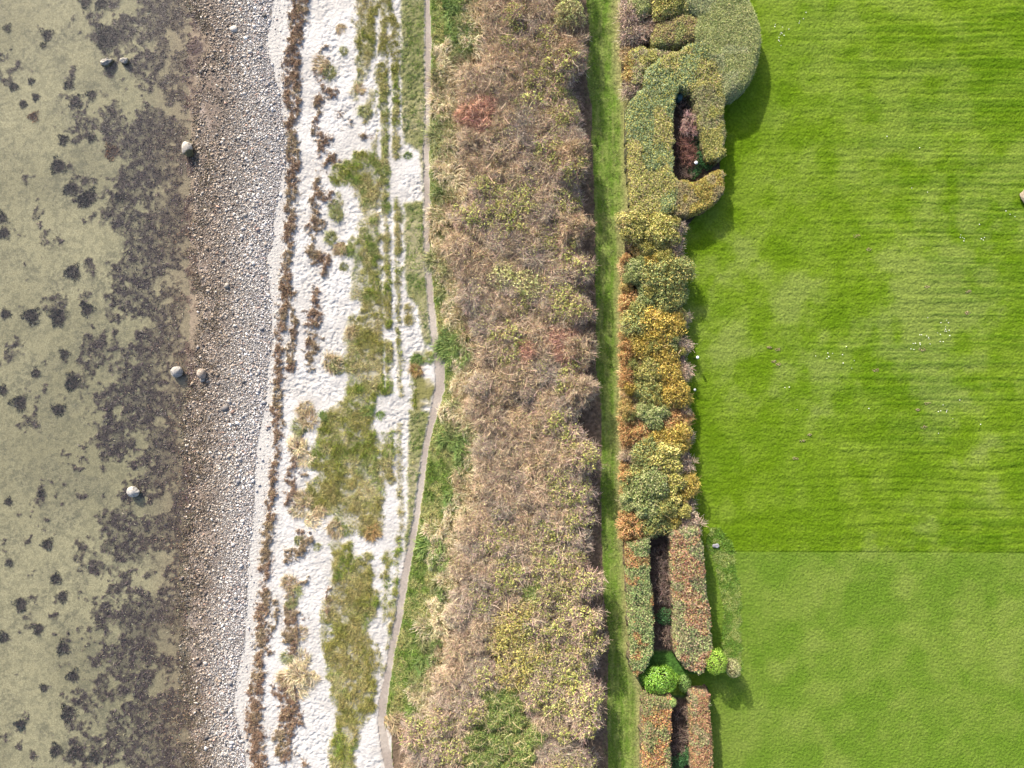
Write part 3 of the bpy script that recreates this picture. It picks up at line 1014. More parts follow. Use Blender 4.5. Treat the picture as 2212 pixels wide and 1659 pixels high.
def lawn_blade_col(dx, dy, x, y, n):
    big = fbm(x, y, 11, 4, 73)
    mid = fbm(x, y, 2.0, 4, 74)
    up = sstep(1194, 1190, dy - .004 * (dx - 1600))
    c = mix((.165, .305, .014), (.24, .38, .05), sstep(.3, .7, .35 * big + .65 * mid))
    c = mix(c, (.34, .43, .16), .5 * sstep(.52, .68, .65 * big + .35 * mid) * (.35 + .65 * sstep(200, 700, dy)))
    c = mix(c, mix((.175, .33, .05), (.27, .40, .10), sstep(.3, .7, .4 * big + .6 * mid)), (1 - up) * .8)
    mw = fbm(x * .07, y * 2.2 + 1.8 * (fbm(x, y, 8, 3, 79) - .5), .62, 3, 71)
    c = mix(c, c * np.array([.72, .80, .7]), sstep(.45, .62, mw) * up * (.15 + .85 * sstep(.4, .6, fbm(x, y, 9, 4, 43))) * (.25 + .75 * sstep(1600, 2000, dx)))
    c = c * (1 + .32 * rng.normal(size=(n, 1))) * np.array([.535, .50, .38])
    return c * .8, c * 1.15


def lawn_dens(dx, dy, x, y):
    return (dx > edge(BELT_R, dy) + 2) * np.where(dy < 1192, .8, .45)


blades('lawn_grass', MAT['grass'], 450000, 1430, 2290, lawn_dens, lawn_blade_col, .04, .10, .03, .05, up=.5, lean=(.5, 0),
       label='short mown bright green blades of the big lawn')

# rough strip between hedge and lawn, lower part
x, y, zz, dx, dy = scatter(26000, 1505, 1615, 1140, 1450)
cen = np.interp(dy, [1140, 1200, 1300, 1440], [1545, 1560, 1582, 1585])
wdt = np.interp(dy, [1140, 1170, 1200, 1440], [14, 30, 22, 18])
keep = np.abs(dx - cen) < wdt * (.5 + fbm(x, y, 1, 3, 161))
x, y, zz = x[keep], y[keep], zz[keep]
n = len(x)
c0 = mix(jitter_col((.15, .26, .045), n, .35), jitter_col((.32, .38, .12), n, .3), sstep(.4, .6, fbm(x, y, .8, 3, 162)))
v, f, c = ribbons(np.stack([x, y, zz], -1), np.stack([rng.normal(size=n), rng.normal(size=n), U(.3, 1.2, n)], -1), U(.1, .32, n), U(.03, .05, n), 2, .4, .3, c0 * .8, c0 * 1.2)
tag(make_obj('unmown_grass', v, f, MAT['grass'], c), 'pale unmown grass strip beside the lower hedges', 'grass', kind='stuff')


# ------------------------------------------------------------------ tussocks
def tussock_mesh(r, n, col, tipc, h=.5, sweep=(.4, -.2), seed=0, w=(.03, .055)):
    a = U(0, 6.283, n)
    rr = r * .85 * np.sqrt(rng.random(n))
    b = np.stack([rr * np.cos(a), rr * np.sin(a) * .75, -.05 + 0 * a], -1)
    sw_ = 2.2 * (vnoise(b[:, 0], b[:, 1], .35, seed) - .5)
    dd = np.stack([np.cos(a) * .45 + sweep[0] * 1.5 + sw_ + rng.normal(size=n) * .25, np.sin(a) * .45 + sweep[1] * 1.5 - sw_ + rng.normal(size=n) * .25, U(.35, 1.3, n)], -1)
    cc = jitter_col(col, n, .3)
    ct = jitter_col(tipc, n, .2)
    return ribbons(b, dd, U(.65, 1.25, n) * r, U(*w, n), 4, .55, .35, cc, ct, taper=.2)


TUS = {}
for nm, col, tipc in [('blond', (.42, .34, .19), (.85, .73, .50)), ('straw', (.34, .26, .14), (.60, .49, .31)), ('greenish', (.16, .18, .07), (.42, .42, .20)), ('green', (.10, .17, .04), (.30, .38, .13)),
                      ('orange', (.30, .20, .08), (.54, .38, .18))]:
    TUS[nm] = []
    for k_ in range(3):
        root = empty('grass_tussock')
        sw = [(.7, -.1), (.3, -.6), (-.5, .2)][k_]
        v, f, c = tussock_mesh(.75, 420, col, tipc, sweep=sw)
        make_obj('leaf_blades', v, f, MAT['dry'], c, parent=root)
        n = 60
        v, f, c = tussock_mesh(.6, n, tipc, tipc, sweep=sw, w=(.012, .02))
        v[:, 2] *= 1.25
        make_obj('flower_stalks', v, f, MAT['dry'], c, parent=root)
        TUS[nm].append([root, False])


def place(pool, k, dx, dy, s, rz, label, cat, group=None, sz=None):
    ent = pool[k % len(pool)]
    if ent[1]:
        o = copy_thing(ent[0])
    else:
        o = ent[0]
        ent[1] = True
    p = W3(dx, dy)
    o.location = (p[0], p[1], float(ground_z(p[0], p[1])))
    o.rotation_euler = (0, 0, rz)
    o.scale = (s, s, sz if sz else s)
    for key in ('label', 'group'):
        if key in o:
            del o[key]
    tag(o, label, cat, group)
    return o


# along the foot of the scrub
pts = []
tries = 0
while len(pts) < 150 and tries < 20000:
    tries += 1
    dy = U(-10, 1560)
    e = edge(SCRUB_L, dy)
    dx = e + U(-26, 12) if rng.random() < .85 else e + U(-44, -8)
    if dy < 130:
        dx = e + U(-60, 5)
    if 1240 < dy < 1400:
        dx = e + U(-34, 10)
    if dx < edge([(a, b) for a, b, c in PATH], dy) + 22:
        continue
    if all((dx - a) ** 2 + ((dy - b) * .8) ** 2 > 15 ** 2 for a, b in pts):
        pts.append((dx, dy))
for i, (dx, dy) in enumerate(pts):
    e = edge(SCRUB_L, dy)
    q = rng.random()
    green_zone = (930 < dy < 1010) or (1370 < dy < 1480)
    if green_zone and dx < e - 4:
        nm = 'green' if q < .6 else 'greenish'
    elif dx > e - 14:
        nm = 'blond' if q < .55 else 'straw'
    else:
        nm = 'greenish' if q < .45 else 'blond' if q < .75 else 'green'
    lab = {'blond': 'pale blond grass tussock swept over', 'straw': 'straw brown grass tussock', 'greenish': 'pale green grass tussock', 'green': 'fresh green grass tussock'}[nm]
    ww = where_words(dx, dy)
    place(TUS[nm], int(rng.integers(3)), dx, dy, U(.95, 1.7), U(-.7, .7), f'{lab} at the foot of the scrub, {ww} stretch', 'grass tussock', f'{nm} tussocks, {ww} stretch of scrub edge', sz=U(1.3, 2.0))

DUNE = [(700, 138, 1.25, 'straw', 'brown and green tussock at the top end of the white sand'), (712, 158, 1.0, 'greenish', 'green half of the tussock pair at the top end of the white sand'),
        (716, 783, 1.15, 'straw', 'tan left half of the round tussock alone on the white sand'), (730, 795, 1.15, 'greenish', 'green right half of the round tussock alone on the white sand'),
        (655, 885, 1.1, 'straw', 'upper tussock of the tan row beside the wrack above the big meadow corner'), (668, 905, 1.2, 'straw', 'second tussock of the tan row beside the wrack'),
        (652, 925, 1.1, 'greenish', 'third, greener tussock of the tan row beside the wrack'), (645, 965, 1.3, 'blond', 'blond tussock at the left tip of the big grass patch'),
        (662, 990, 1.1, 'blond', 'blond tussock just below the left tip of the big grass patch'), (690, 1100, 1.0, 'straw', 'straw tussock on the lower left rim of the big grass patch'),
        (660, 1080, 1.2, 'straw', 'tan tussock above the gap between the two big grass patches'), (645, 1105, .9, 'blond', 'small tussock at the wrack side of the patch gap'),
        (672, 1125, 1.1, 'blond', 'blond tussock hanging over the patch gap'), (725, 1140, 1.2, 'straw', 'grey brown tussock right of the patch gap'), (805, 1150, 1.0, 'orange', 'orange tussock at the right end of the patch gap'),
        (645, 1165, .7, 'greenish', 'small green tussock alone in the white sand gap'), (686, 1180, .55, 'greenish', 'tiny sparse green tussock in the sand right of the gap'), (628, 1258, 1.0, 'straw', 'tan tussock above the broad wrack patch'),
        (637, 1275, .9, 'greenish', 'dark green tussock above the broad wrack patch'), (628, 1303, .7, 'greenish', 'small green tussock inside the broad wrack patch'),
        (650, 1370, .9, 'straw', 'straw tussock right of the broad wrack patch'), (625, 1420, .9, 'greenish', 'olive tussock at the top of the largest tussock group'),
        (655, 1425, 1.2, 'blond', 'upper blond tussock of the largest group'), (645, 1455, 1.4, 'blond', 'central blond tussock of the largest group'), (672, 1462, 1.2, 'blond', 'right blond tussock of the largest group'),
        (640, 1490, 1.3, 'blond', 'lower blond tussock of the largest group'), (618, 1465, 1.0, 'straw', 'left straw tussock of the largest group'), (725, 440, .8, 'greenish', 'small grey green tussock left of the upper meadow'),
        (728, 466, .9, 'greenish', 'lower one of two small tussocks left of the upper meadow'), (715, 515, .8, 'greenish', 'pale green tussock left of the narrow meadow neck'), (737, 535, .9, 'straw', 'straw tussock left of the narrow meadow neck'),
        (742, 575, .6, 'greenish', 'small green sprig on the footprinted sand below the meadow neck'), (760, 720, .8, 'straw', 'tan tussock on the meadow rim above the round tussock'), (735, 60, .7, 'straw', 'straw sprigs on the open sand near the top edge'),
        (743, 112, .6, 'greenish', 'small yellow green sprig on the sand near the top'), (790, 240, .8, 'greenish', 'grey green tussock at the head of the wheel tracks'), (775, 195, .8, 'straw', 'straw tussock left of the wheel tracks'),
        (700, 900, .6, 'green', 'bright green low plant on the sand above the big patch'), (880, 337, .5, 'green', 'small round green plant in the sand near the footpath'), (903, 775, .8, 'green', 'lush green weed beside the sandy notch of the path'),
        (928, 775, .7, 'green', 'leafy green plant on the upper side of the sandy notch'), (900, 800, .8, 'orange', 'rusty dock plant beside the sandy notch of the path'), (820, 895, .6, 'green', 'green plant at the right end of the sand bay'), (797, 888, .8, 'green', 'dark green plant at the left end of the sand bay')]
for i, (a, b, s, nm, lab) in enumerate(DUNE):
    place(TUS[nm], i, a, b, s * 1.05, U(0, 6.28), lab, 'grass tussock', 'grass tussocks on the white sand')


# ------------------------------------------------------------------ shrubs
def dome_pts(n, r, h, pw=.5, lo=.15):
    """points on and inside a flattened dome"""
    a = U(0, 6.283, n)
    u = rng.random(n) ** pw
    el = np.arccos(1 - U(0, 1 - lo, n))          # from the zenith down
    nx = np.sin(el) * np.cos(a)
    ny = np.sin(el) * np.sin(a)
    nz = np.cos(el)
    lob = 1 + .16 * np.sin(a * 3 + r * 7) + .12 * np.sin(a * 5 + h * 9)
    rho = np.sqrt(rng.random(n)) * 1.02
    zt = h * (1 - .34 * rho ** 4) * (.62 + .38 * u) * (.88 + .24 * vnoise(np.cos(a) * rho * r, np.sin(a) * rho * r, .5, int(h * 100)))
    P = np.stack([np.cos(a) * rho * r * lob, np.sin(a) * rho * r * lob, zt], -1)
    return P, np.stack([np.cos(a) * rho ** 2, np.sin(a) * rho ** 2, .45 + 0 * a], -1)


def twigs(r, h, n_main, n_sub, col, tipc, w=(.018, .032), spread=.6):
    a = U(0, 6.283, n_main)
    P, _ = dome_pts(n_main, r, h)
    b = np.stack([np.cos(a) * .12 * r, np.sin(a) * .12 * r, 0 * a], -1)
    Ls = np.linalg.norm(P - b, axis=1) * 1.1
    c0 = jitter_col(col, n_main, .4)
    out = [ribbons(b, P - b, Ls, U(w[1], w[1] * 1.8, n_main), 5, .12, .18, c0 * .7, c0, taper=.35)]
    Q, N_ = dome_pts(n_sub, r * .92, h * .92, .35)
    c1 = jitter_col(tipc, n_sub, .6) * 1.12
    dd = N_ * .8 + rng.normal(size=(n_sub, 3)) * spread * [1.2, 1.2, .7]
    # bundles: neighbouring twigs share a direction
    g = rng.normal(size=(40, 3)) * .9
    gi = (np.floor((Q[:, 0] + r) / r * 3).astype(int) * 7 + np.floor((Q[:, 1] + r) / r * 3).astype(int)) % 40
    dd = dd + g[gi]
    m_ = max(6, n_main // 8)
    Q3, N3 = dome_pts(m_, r * .8, h * 1.02, .1)
    c3 = jitter_col(np.array(tipc) * 1.35, m_, .15)
    out.append(ribbons(Q3, np.stack([rng.normal(size=m_), rng.normal(size=m_), .15 + 0 * N3[:, 0]], -1), U(.5, 1.1, m_) * r / 1.4, U(.026, .038, m_), 5, .1, .5, c3, c3, taper=.4))
    out.append(ribbons(Q, dd, U(.25, .7, n_sub) * (r / 1.4) ** .5, U(*w, n_sub), 3, .1, .35, c1 * .6, c1 * 1.25, taper=.4))  # twig bases darkened, tips brightened: shade of the gaps put into the colour
    return join(out)


def leaf_set(r, h, n, pal, size=(.06, .11), asp=.7, tilt=.6, clump=14, pw=.04):
    P, N_ = dome_pts(n, r, h * 1.08, pw)
    if clump:
        k = rng.normal(size=(clump, 3)) * [r * .6, r * .6, h * .3] + [0, 0, h * .6]
        dmin = np.min(np.linalg.norm(P[:, None] - k[None], axis=2), axis=1)
        keep = rng.random(n) < np.exp(-(dmin / (r * .32)) ** 2) + .12
        P, N_ = P[keep], N_[keep]
    n = len(P)
    return leaves(P + rng.normal(size=(n, 3)) * .04, N_, U(*size, n), asp, jitter_col(1, n, .42) * pick(pal, n), tilt)


def spiky(r, h, n, pal, L=(.25, .5), W=(.045, .075)):
    """arching finger-like shoots"""
    P, N_ = dome_pts(n, r * .85, h * .9, .35)
    cc = pick(pal, n) * jitter_col(1, n, .4)
    return ribbons(P, N_ + rng.normal(size=(n, 3)) * .45, U(*L, n), U(*W, n), 3, .5, .5, cc * .7, cc * 1.2, taper=.35)


KIND = {}


def shrub(key, name, r, h, parts):
    """parts: list of (part name, material, generator)"""
    KIND.setdefault(key, [])
    root = empty(name)
    for pn, mt, gen in parts:
        v, f, c = gen()
        make_obj(pn, v, f, MAT[mt], c, parent=root)
    KIND[key].append([root, False])


BR = [((.24, .178, .125), (.43, .34, .24)), ((.23, .18, .14), (.39, .32, .25)), ((.26, .19, .13), (.45, .35, .24))]
for k_, (a, b) in enumerate(BR * 2):
    rr, hh = 1.45, (1.78, 1.9, 1.82, 1.74, 1.95, 1.86)[k_]
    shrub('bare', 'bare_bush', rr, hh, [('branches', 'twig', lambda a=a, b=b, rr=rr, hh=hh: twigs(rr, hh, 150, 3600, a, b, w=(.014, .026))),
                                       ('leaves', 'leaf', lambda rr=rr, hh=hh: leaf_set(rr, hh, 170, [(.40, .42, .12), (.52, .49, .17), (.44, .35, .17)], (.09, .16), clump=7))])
for k_ in range(3):
    shrub('red', 'bare_bush', 1.3, 1.85, [('branches', 'twig', lambda: twigs(1.3, 1.85, 120, 2200, (.30, .18, .13), (.46, .28, .20)))])
for k_ in range(4):
    hh = (1.85, 1.95, 1.8, 1.9)[k_]
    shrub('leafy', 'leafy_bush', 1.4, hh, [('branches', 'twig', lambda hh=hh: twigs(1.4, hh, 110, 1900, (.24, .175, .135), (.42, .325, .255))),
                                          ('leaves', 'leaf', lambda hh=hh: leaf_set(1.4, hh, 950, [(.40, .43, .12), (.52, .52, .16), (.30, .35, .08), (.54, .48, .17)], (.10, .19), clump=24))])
for k_ in range(2):
    shrub('yellow', 'leafy_bush', 1.4, 1.8, [('branches', 'twig', lambda: twigs(1.4, 1.8, 90, 1500, (.28, .21, .15), (.45, .36, .22))),
                                            ('leaves', 'leaf', lambda: leaf_set(1.4, 1.8, 1300, [(.58, .49, .13), (.48, .44, .12), (.62, .52, .18), (.4, .42, .12)], (.11, .19), clump=22))])
for k_ in range(2):
    shrub('pale', 'leafy_bush', 1.4, 1.9, [('branches', 'twig', lambda: twigs(1.4, 1.9, 90, 1300, (.28, .24, .15), (.45, .40, .22))),
                                          ('leaves', 'leaf', lambda: leaf_set(1.4, 1.9, 1700, [(.50, .52, .20), (.40, .43, .14), (.58, .56, .27)], (.1, .18), clump=22))])
for k_ in range(3):
    shrub('willow', 'leafy_bush', 1.5, 1.9, [('branches', 'twig', lambda: twigs(1.5, 1.9, 90, 350, (.25, .22, .12), (.38, .34, .18))),
                                            ('leaves', 'leaf', lambda: spiky(1.5, 1.9, 3000, [(.24, .36, .08), (.33, .42, .11), (.16, .27, .06), (.46, .46, .15)], (.12, .26), (.03, .05)))])

# choose kinds inside the scrub by place
SPOTS = [(1085, 440, 50, 'leafy'), (1130, 420, 35, 'leafy'), (1095, 560, 24, 'pale'), (1090, 590, 26, 'pale'), (1130, 620, 18, 'pale'), (1125, 650, 18, 'leafy'), (1105, 700, 24, 'yellow'), (1215, 650, 38, 'leafy'),
         (1040, 235, 30, 'red'), (1210, 745, 34, 'red'), (1150, 770, 24, 'red'), (1240, 460, 30, 'leafy'), (1040, 440, 24, 'leafy'), (1030, 470, 26, 'leafy'), (1150, 130, 22, 'bare'),
         (1245, 560, 34, 'leafy'), (1270, 270, 20, 'leafy'), (1260, 330, 22, 'leafy'), (1290, 950, 16, 'leafy'), (1280, 1060, 26, 'leafy'), (1255, 1110, 30, 'leafy'),
         (1170, 1180, 40, 'leafy'), (1200, 1230, 60, 'leafy'), (1250, 1280, 60, 'leafy'), (1150, 1260, 30, 'willow'), (1200, 1350, 60, 'leafy'), (1270, 1400, 50, 'leafy'), (1120, 1350, 40, 'yellow'), (1090, 1400, 46, 'yellow'), (1110, 1450, 34, 'yellow'),
         (1140, 1420, 30, 'yellow'), (1230, 1460, 60, 'leafy'), (1180, 1500, 50, 'leafy'), (1280, 1560, 40, 'leafy'), (1080, 1560, 60, 'willow'), (1060, 1610, 60, 'willow'), (1120, 1620, 55, 'willow'), (1040, 1540, 25, 'leafy'), (1220, 1580, 40, 'leafy'), (1000, 1620, 20, 'leafy'), (1240, 20, 30, 'pale')]
pts = []
tries = 0
while len(pts) < 285 and tries < 60000:
    tries += 1
    dy = U(-60, 1725)
    dx = U(edge(SCRUB_L, dy) + 30, edge(SCRUB_R, dy) - 35)
    dmin = 30 if tries < 30000 else 27
    if all((dx - a) ** 2 + (dy - b) ** 2 > dmin ** 2 for a, b in pts):
        pts.append((dx, dy))
LAB = {'bare': ('bare grey brown twiggy bush', 'bush'), 'red': ('bare bush with reddish twigs', 'bush'), 'leafy': ('twiggy bush with scattered yellow green leaves', 'bush'), 'yellow': ('bush covered in yellow leaves', 'bush'),
       'pale': ('pale yellow green leafy bush', 'bush'), 'willow': ('bush of narrow fresh green leaves', 'bush')}
for i, (dx, dy) in enumerate(pts):
    kd = 'bare'
    best = 1e9
    for (a, b, r_, k_) in SPOTS:
        q = math.hypot(dx - a, dy - b)
        if q < r_ * 1.05 and q < best:
            best, kd = q, k_
    e1 = dx - edge(SCRUB_L, dy)
    e2 = edge(SCRUB_R, dy) - dx
    if kd == 'bare' and rng.random() < (.45 if e2 < 110 else .08) + (.25 if dy > 1150 and e1 > 60 else 0):
        kd = 'leafy'
    s = U(.92, 1.15) * (.9 if e1 < 34 else 1)
    side = 'left' if e1 < 60 else 'right' if e2 < 60 else 'centre'
    ww = where_words(dx, dy)
    off = (s * 1.4 / MPP) * 0
    place(KIND[kd], int(rng.integers(6)), dx - .026 * (dx - 1106), dy - .026 * (dy - 829), s, U(0, 6.28),
          f'{LAB[kd][0]} in the {side} of the scrub belt, {ww} stretch', 'bush', f'{kd} bushes, {side} of the scrub, {ww} stretch', s * (U(1.4, 1.65) if e2 < 50 else U(.93, 1.07)) / s)

# dry fallen-over grass skirts and long pale twigs over the scrub's left side are part of the tussocks above


# ------------------------------------------------------------------ trimmed hedges
def hedge(name, pts, H, pal, label, cat='hedge', dens=230, lsz=(.09, .17), asp=.5, mat='leaf', edge_r=.35, pal2=None, zone_s=1.5, seed=0, spikes=0, topn=.04, tilt=.45, core=(.14, .11, .07), under=True, group=None, rag=.45):
    """pts: outline of the top in plan units. The hull is a rounded slab; the leaves cover it."""
    g = zb(pts[0][0])
    f = (CAMZ - (g + H)) / K
    P = np.array([((a - 1106.0) * f, (829.5 - b) * f) for a, b in pts])
    cx, cy = P.mean(0)
    P = P - [cx, cy]
    gz = float(ground_z(np.array([cx]), np.array([cy]))[0])
    H = H + g - gz
    step = .16
    xs = np.arange(P[:, 0].min() - .2, P[:, 0].max() + .2, step)
    ys = np.arange(P[:, 1].min() - .2, P[:, 1].max() + .2, step)
    A, B_ = np.meshgrid(xs, ys, indexing='ij')
    sd = poly_sd([tuple(p) for p in P], A, B_) + rag * (fbm(A + cx, B_ + cy, .7, 3, 200 + seed) - .5)

    def prof(s):
        t = np.clip(s / edge_r, 0, 1)
        return np.sqrt(np.clip(1 - (1 - t) ** 2, 0, 1))

    bump = topn * 4 * (fbm(A + cx, B_ + cy, .9, 3, 170 + seed) - .5)
    Zt = np.where(sd > 0, (H - .12) * (.62 + .38 * prof(sd)) + bump, -.1)
    inside = sd > -.02
    i = np.arange(A.size).reshape(A.shape)
    q = np.stack([i[:-1, :-1], i[1:, :-1], i[1:, 1:], i[:-1, 1:]], -1).reshape(-1, 4)
    ok = inside.ravel()[q].any(1)
    v = np.stack([A.ravel(), B_.ravel(), Zt.ravel()], -1)
    u, inv = np.unique(q[ok], return_inverse=True)
    root = empty(name, (cx, cy, gz))
    tag(root, label, cat, group)
    hull_c = jitter_col(core, len(u), .3)
    make_obj('inner_twigs', v[u], inv.reshape(-1, 4), MAT['hull'], hull_c, parent=root, smooth=False)
    # leaves: top surface
    area = (sd > 0).sum() * step * step
    n = int(area * dens * 2.9)
    px = U(xs[0], xs[-1], n * 3)
    py = U(ys[0], ys[-1], n * 3)
    s = poly_sd([tuple(p) for p in P], px, py) + rag * (fbm(px + cx, py + cy, .7, 3, 200 + seed) - .5)
    k = s > 0
    px, py, s = px[k][:n], py[k][:n], s[k][:n]
    pz = (H - .05) * (.62 + .38 * prof(s)) + topn * 4 * (fbm(px + cx, py + cy, .9, 3, 170 + seed) - .5) + rng.normal(size=len(px)) * topn
    tN = np.stack([0 * px, 0 * py, 1 + 0 * px], -1)
    # side walls
    seg = np.roll(P, -1, 0) - P
    ln = np.linalg.norm(seg, axis=1)
    nsd = int(ln.sum() * H * dens * .9)
    e = rng.choice(len(P), nsd, p=ln / ln.sum())
    t = rng.random(nsd)
    sp = P[e] + seg[e] * t[:, None]
    area2 = np.sum(P[:, 0] * np.roll(P[:, 1], -1) - np.roll(P[:, 0], -1) * P[:, 1])
    on = np.stack([seg[e][:, 1], -seg[e][:, 0]], -1) / ln[e][:, None] * (1 if area2 > 0 else -1)
    sz_ = rng.random(nsd) * H * .72
    inset = .03 + rng.random(nsd) * .08
    S3 = np.stack([sp[:, 0] - on[:, 0] * inset, sp[:, 1] - on[:, 1] * inset, sz_], -1)
    N3 = np.stack([on[:, 0], on[:, 1], .3 + 0 * sz_], -1)
    PP = np.concatenate([np.stack([px, py, pz], -1), S3])
    NN = np.concatenate([tN, N3])
    n = len(PP)
    wx_, wy_ = PP[:, 0] + cx, PP[:, 1] + cy
    c1 = pick(pal, n)
    if pal2 is not None:
        zt = sstep(.47, .53, fbm(wx_, wy_, zone_s, 3, 180 + seed))
        c1 = mix(c1, pick(pal2, n), (rng.random(n) < zt) * 1.0)
    cl = .75 + .5 * fbm(wx_, wy_, .45, 2, 190 + seed)
    c1 = c1 * jitter_col(1, n, .5, .1) * cl[:, None]
    PP[:, :2] += rng.normal(size=(n, 2)) * .05
    lf = [leaves(PP, NN, U(*lsz, n), asp, c1, tilt)]
    if spikes:
        m_ = int(area * spikes)
        ii = rng.choice(len(px), min(m_, len(px)))
        b = np.stack([px[ii], py[ii], pz[ii] - .05], -1)
        cs = pick(pal if pal2 is None else list(pal) + list(pal2), len(ii)) * jitter_col(1, len(ii), .2)
        lf.append(ribbons(b, np.stack([rng.normal(size=len(ii)), rng.normal(size=len(ii)), U(.2, .9, len(ii))], -1), U(.14, .36, len(ii)), U(.02, .04, len(ii)), 2, .3, .4, cs * .85, cs * 1.25))
    v, f_, c = join(lf)
    c = c * (1.1 if dens > 240 else .95)
    make_obj('foliage', v, f_, MAT[mat], c, parent=root)
    return root


GREYG = [(.34, .39, .12), (.46, .48, .18), (.22, .28, .08), (.58, .57, .26)]
YEL = [(.52, .47, .12), (.42, .41, .10), (.62, .55, .20), (.28, .31, .08)]
TANP = [(.42, .32, .20), (.34, .25, .16), (.5, .40, .27)]
ORA = [(.56, .40, .13), (.50, .32, .12), (.62, .48, .18), (.40, .38, .12)]
PINK = [(.40, .24, .17), (.34, .20, .15), (.46, .30, .2)]
BLUEG = [(.22, .30, .13), (.30, .38, .18), (.15, .22, .09), (.40, .45, .24)]

hedge('rounded_hedge', [(1462, -60), (1610, -60), (1626, 0), (1638, 24), (1647, 50), (1649, 86), (1644, 122), (1636, 150), (1622, 178), (1600, 198), (1582, 206), (1566, 207), (1558, 180), (1545, 140), (1512, 98), (1500, 60), (1508, 30), (1480, 10)], 2.3,
      GREYG, 'big dome shaped grey green hedge bulging onto the lawn at the top', dens=300, lsz=(.08, .15), asp=.35, pal2=[(.44, .44, .22), (.30, .35, .14), (.5, .52, .28)], zone_s=2.5, seed=1, edge_r=1.1, topn=.05, spikes=160, core=(.16, .18, .09), rag=.04)
hedge('clipped_hedge', [(1363, 213), (1390, 187), (1396, 143), (1456, 110), (1490, 92), (1530, 92), (1575, 140), (1590, 190), (1500, 200), (1470, 190), (1457, 213), (1456, 300), (1455, 367), (1465, 388), (1465, 455), (1440, 465), (1368, 467), (1360, 367), (1356, 233)], 1.9,
      BLUEG + YEL[:2], 'broad mixed hedge of grey green and yellow leaves left of the planted hollow', pal2=YEL + TANP[:1], zone_s=2.2, seed=2, dens=250, topn=.11, spikes=25, core=(.09, .09, .05))
hedge('clipped_hedge', [(1492, 176), (1568, 176), (1568, 333), (1556, 343), (1531, 343), (1521, 300), (1508, 250), (1503, 235)], 1.9,
      YEL, 'yellow green clipped hedge arm between the planted hollow and the lawn', pal2=[(.40, .34, .18), (.36, .38, .14)], zone_s=1.0, seed=3, topn=.07, spikes=30, core=(.12, .11, .05))
hedge('clipped_hedge', [(1452, 388), (1508, 393), (1533, 372), (1550, 364), (1562, 366), (1568, 376), (1568, 413), (1549, 437), (1506, 460), (1455, 470)], 1.8,
      [(.50, .42, .18), (.42, .36, .16), (.46, .34, .18)], 'curved golden hedge stub closing the planted hollow at its lower end', pal2=[(.50, .46, .10), (.56, .40, .10)], zone_s=1.2, seed=4, topn=.07, spikes=30, core=(.14, .11, .05))
hedge('clipped_hedge', [(1409, 70), (1424, 46), (1455, 32), (1492, 20), (1516, 40), (1508, 80), (1468, 98), (1430, 101), (1410, 90)], 1.8,
      YEL + GREYG, 'rounded yellow green hedge block with dark gap below, left of the dome hedge', pal2=[(.5, .46, .14), (.40, .28, .16)], zone_s=1.0, seed=5, edge_r=.7, topn=.07, spikes=20)
hedge('clipped_hedge', [(1362, 105), (1384, 98), (1450, 108), (1440, 126), (1398, 146), (1388, 185), (1366, 180)], 1.6,
      TANP + GREYG[:2], 'low brownish hedge band left of the dome hedge', pal2=YEL, zone_s=.8, seed=6, edge_r=.6, topn=.07, spikes=30)
hedge('clipped_hedge', [(1353, 1175), (1406, 1160), (1403, 1185), (1404, 1240), (1413, 1293), (1414, 1389), (1411, 1420), (1395, 1451), (1375, 1464), (1366, 1446), (1363, 1373), (1356, 1240)], 1.9,
      [(.30, .40, .13), (.42, .48, .20), (.20, .28, .09), (.36, .32, .16)], 'long narrow hedge on the left of the lower dark trench', pal2=[(.56, .30, .12), (.40, .22, .12), (.46, .42, .14)], zone_s=1.9, seed=7, topn=.12, dens=170, lsz=(.12, .21))
hedge('clipped_hedge', [(1448, 1150), (1508, 1132), (1517, 1170), (1526, 1240), (1536, 1340), (1539, 1400), (1525, 1452), (1513, 1460), (1484, 1450), (1467, 1423), (1458, 1389), (1461, 1340), (1454, 1240), (1452, 1173)], 2.0,
      [(.28, .36, .13), (.40, .44, .18), (.30, .23, .14), (.40, .34, .2)], 'long wide hedge on the right of the lower dark trench', pal2=[(.42, .26, .17), (.52, .36, .23), (.46, .44, .16), (.44, .2, .11)], zone_s=1.6, seed=8, topn=.12, dens=170, lsz=(.12, .21))
hedge('clipped_hedge', [(1393, 1503), (1449, 1506), (1453, 1540), (1449, 1626), (1449, 1720), (1390, 1720), (1392, 1573)], 1.9,
      [(.34, .34, .14), (.26, .32, .11), (.40, .27, .16)], 'mottled brown and green hedge at the bottom edge, left of the last bed', pal2=[(.58, .28, .11), (.5, .44, .15), (.40, .23, .15)], zone_s=1.4, seed=9, topn=.12, dens=170, lsz=(.12, .21))
hedge('clipped_hedge', [(1495, 1500), (1534, 1504), (1538, 1573), (1543, 1720), (1499, 1720), (1495, 1556)], 1.9,
      [(.50, .26, .15), (.42, .20, .12), (.54, .34, .19), (.4, .36, .13)], 'narrow reddish tan hedge at the bottom edge beside the lawn', pal2=[(.36, .40, .16), (.46, .32, .2)], zone_s=1.0, seed=10, topn=.08, dens=190, lsz=(.1, .18))


# ------------------------------------------------------------------ mixed shrubs of the middle belt
def mixed(key, r, h, bark, leafpal, nl=2200, spk=0, lsz=(.09, .17), tw=350, clump=0):
    for k_ in range(2):
        parts = [('branches', 'twig', lambda: twigs(r, h, 70, tw, bark, np.array(bark) * 1.5))]

        def lv():
            out = []
            if nl:
                out.append(leaf_set(r, h, nl, leafpal, lsz, clump=clump))
            if spk:
                out.append(spiky(r, h, spk, leafpal))
            return join(out)
        parts.append(('leaves', 'leaf', lv))
        shrub(key, 'garden_shrub', r, h, parts)


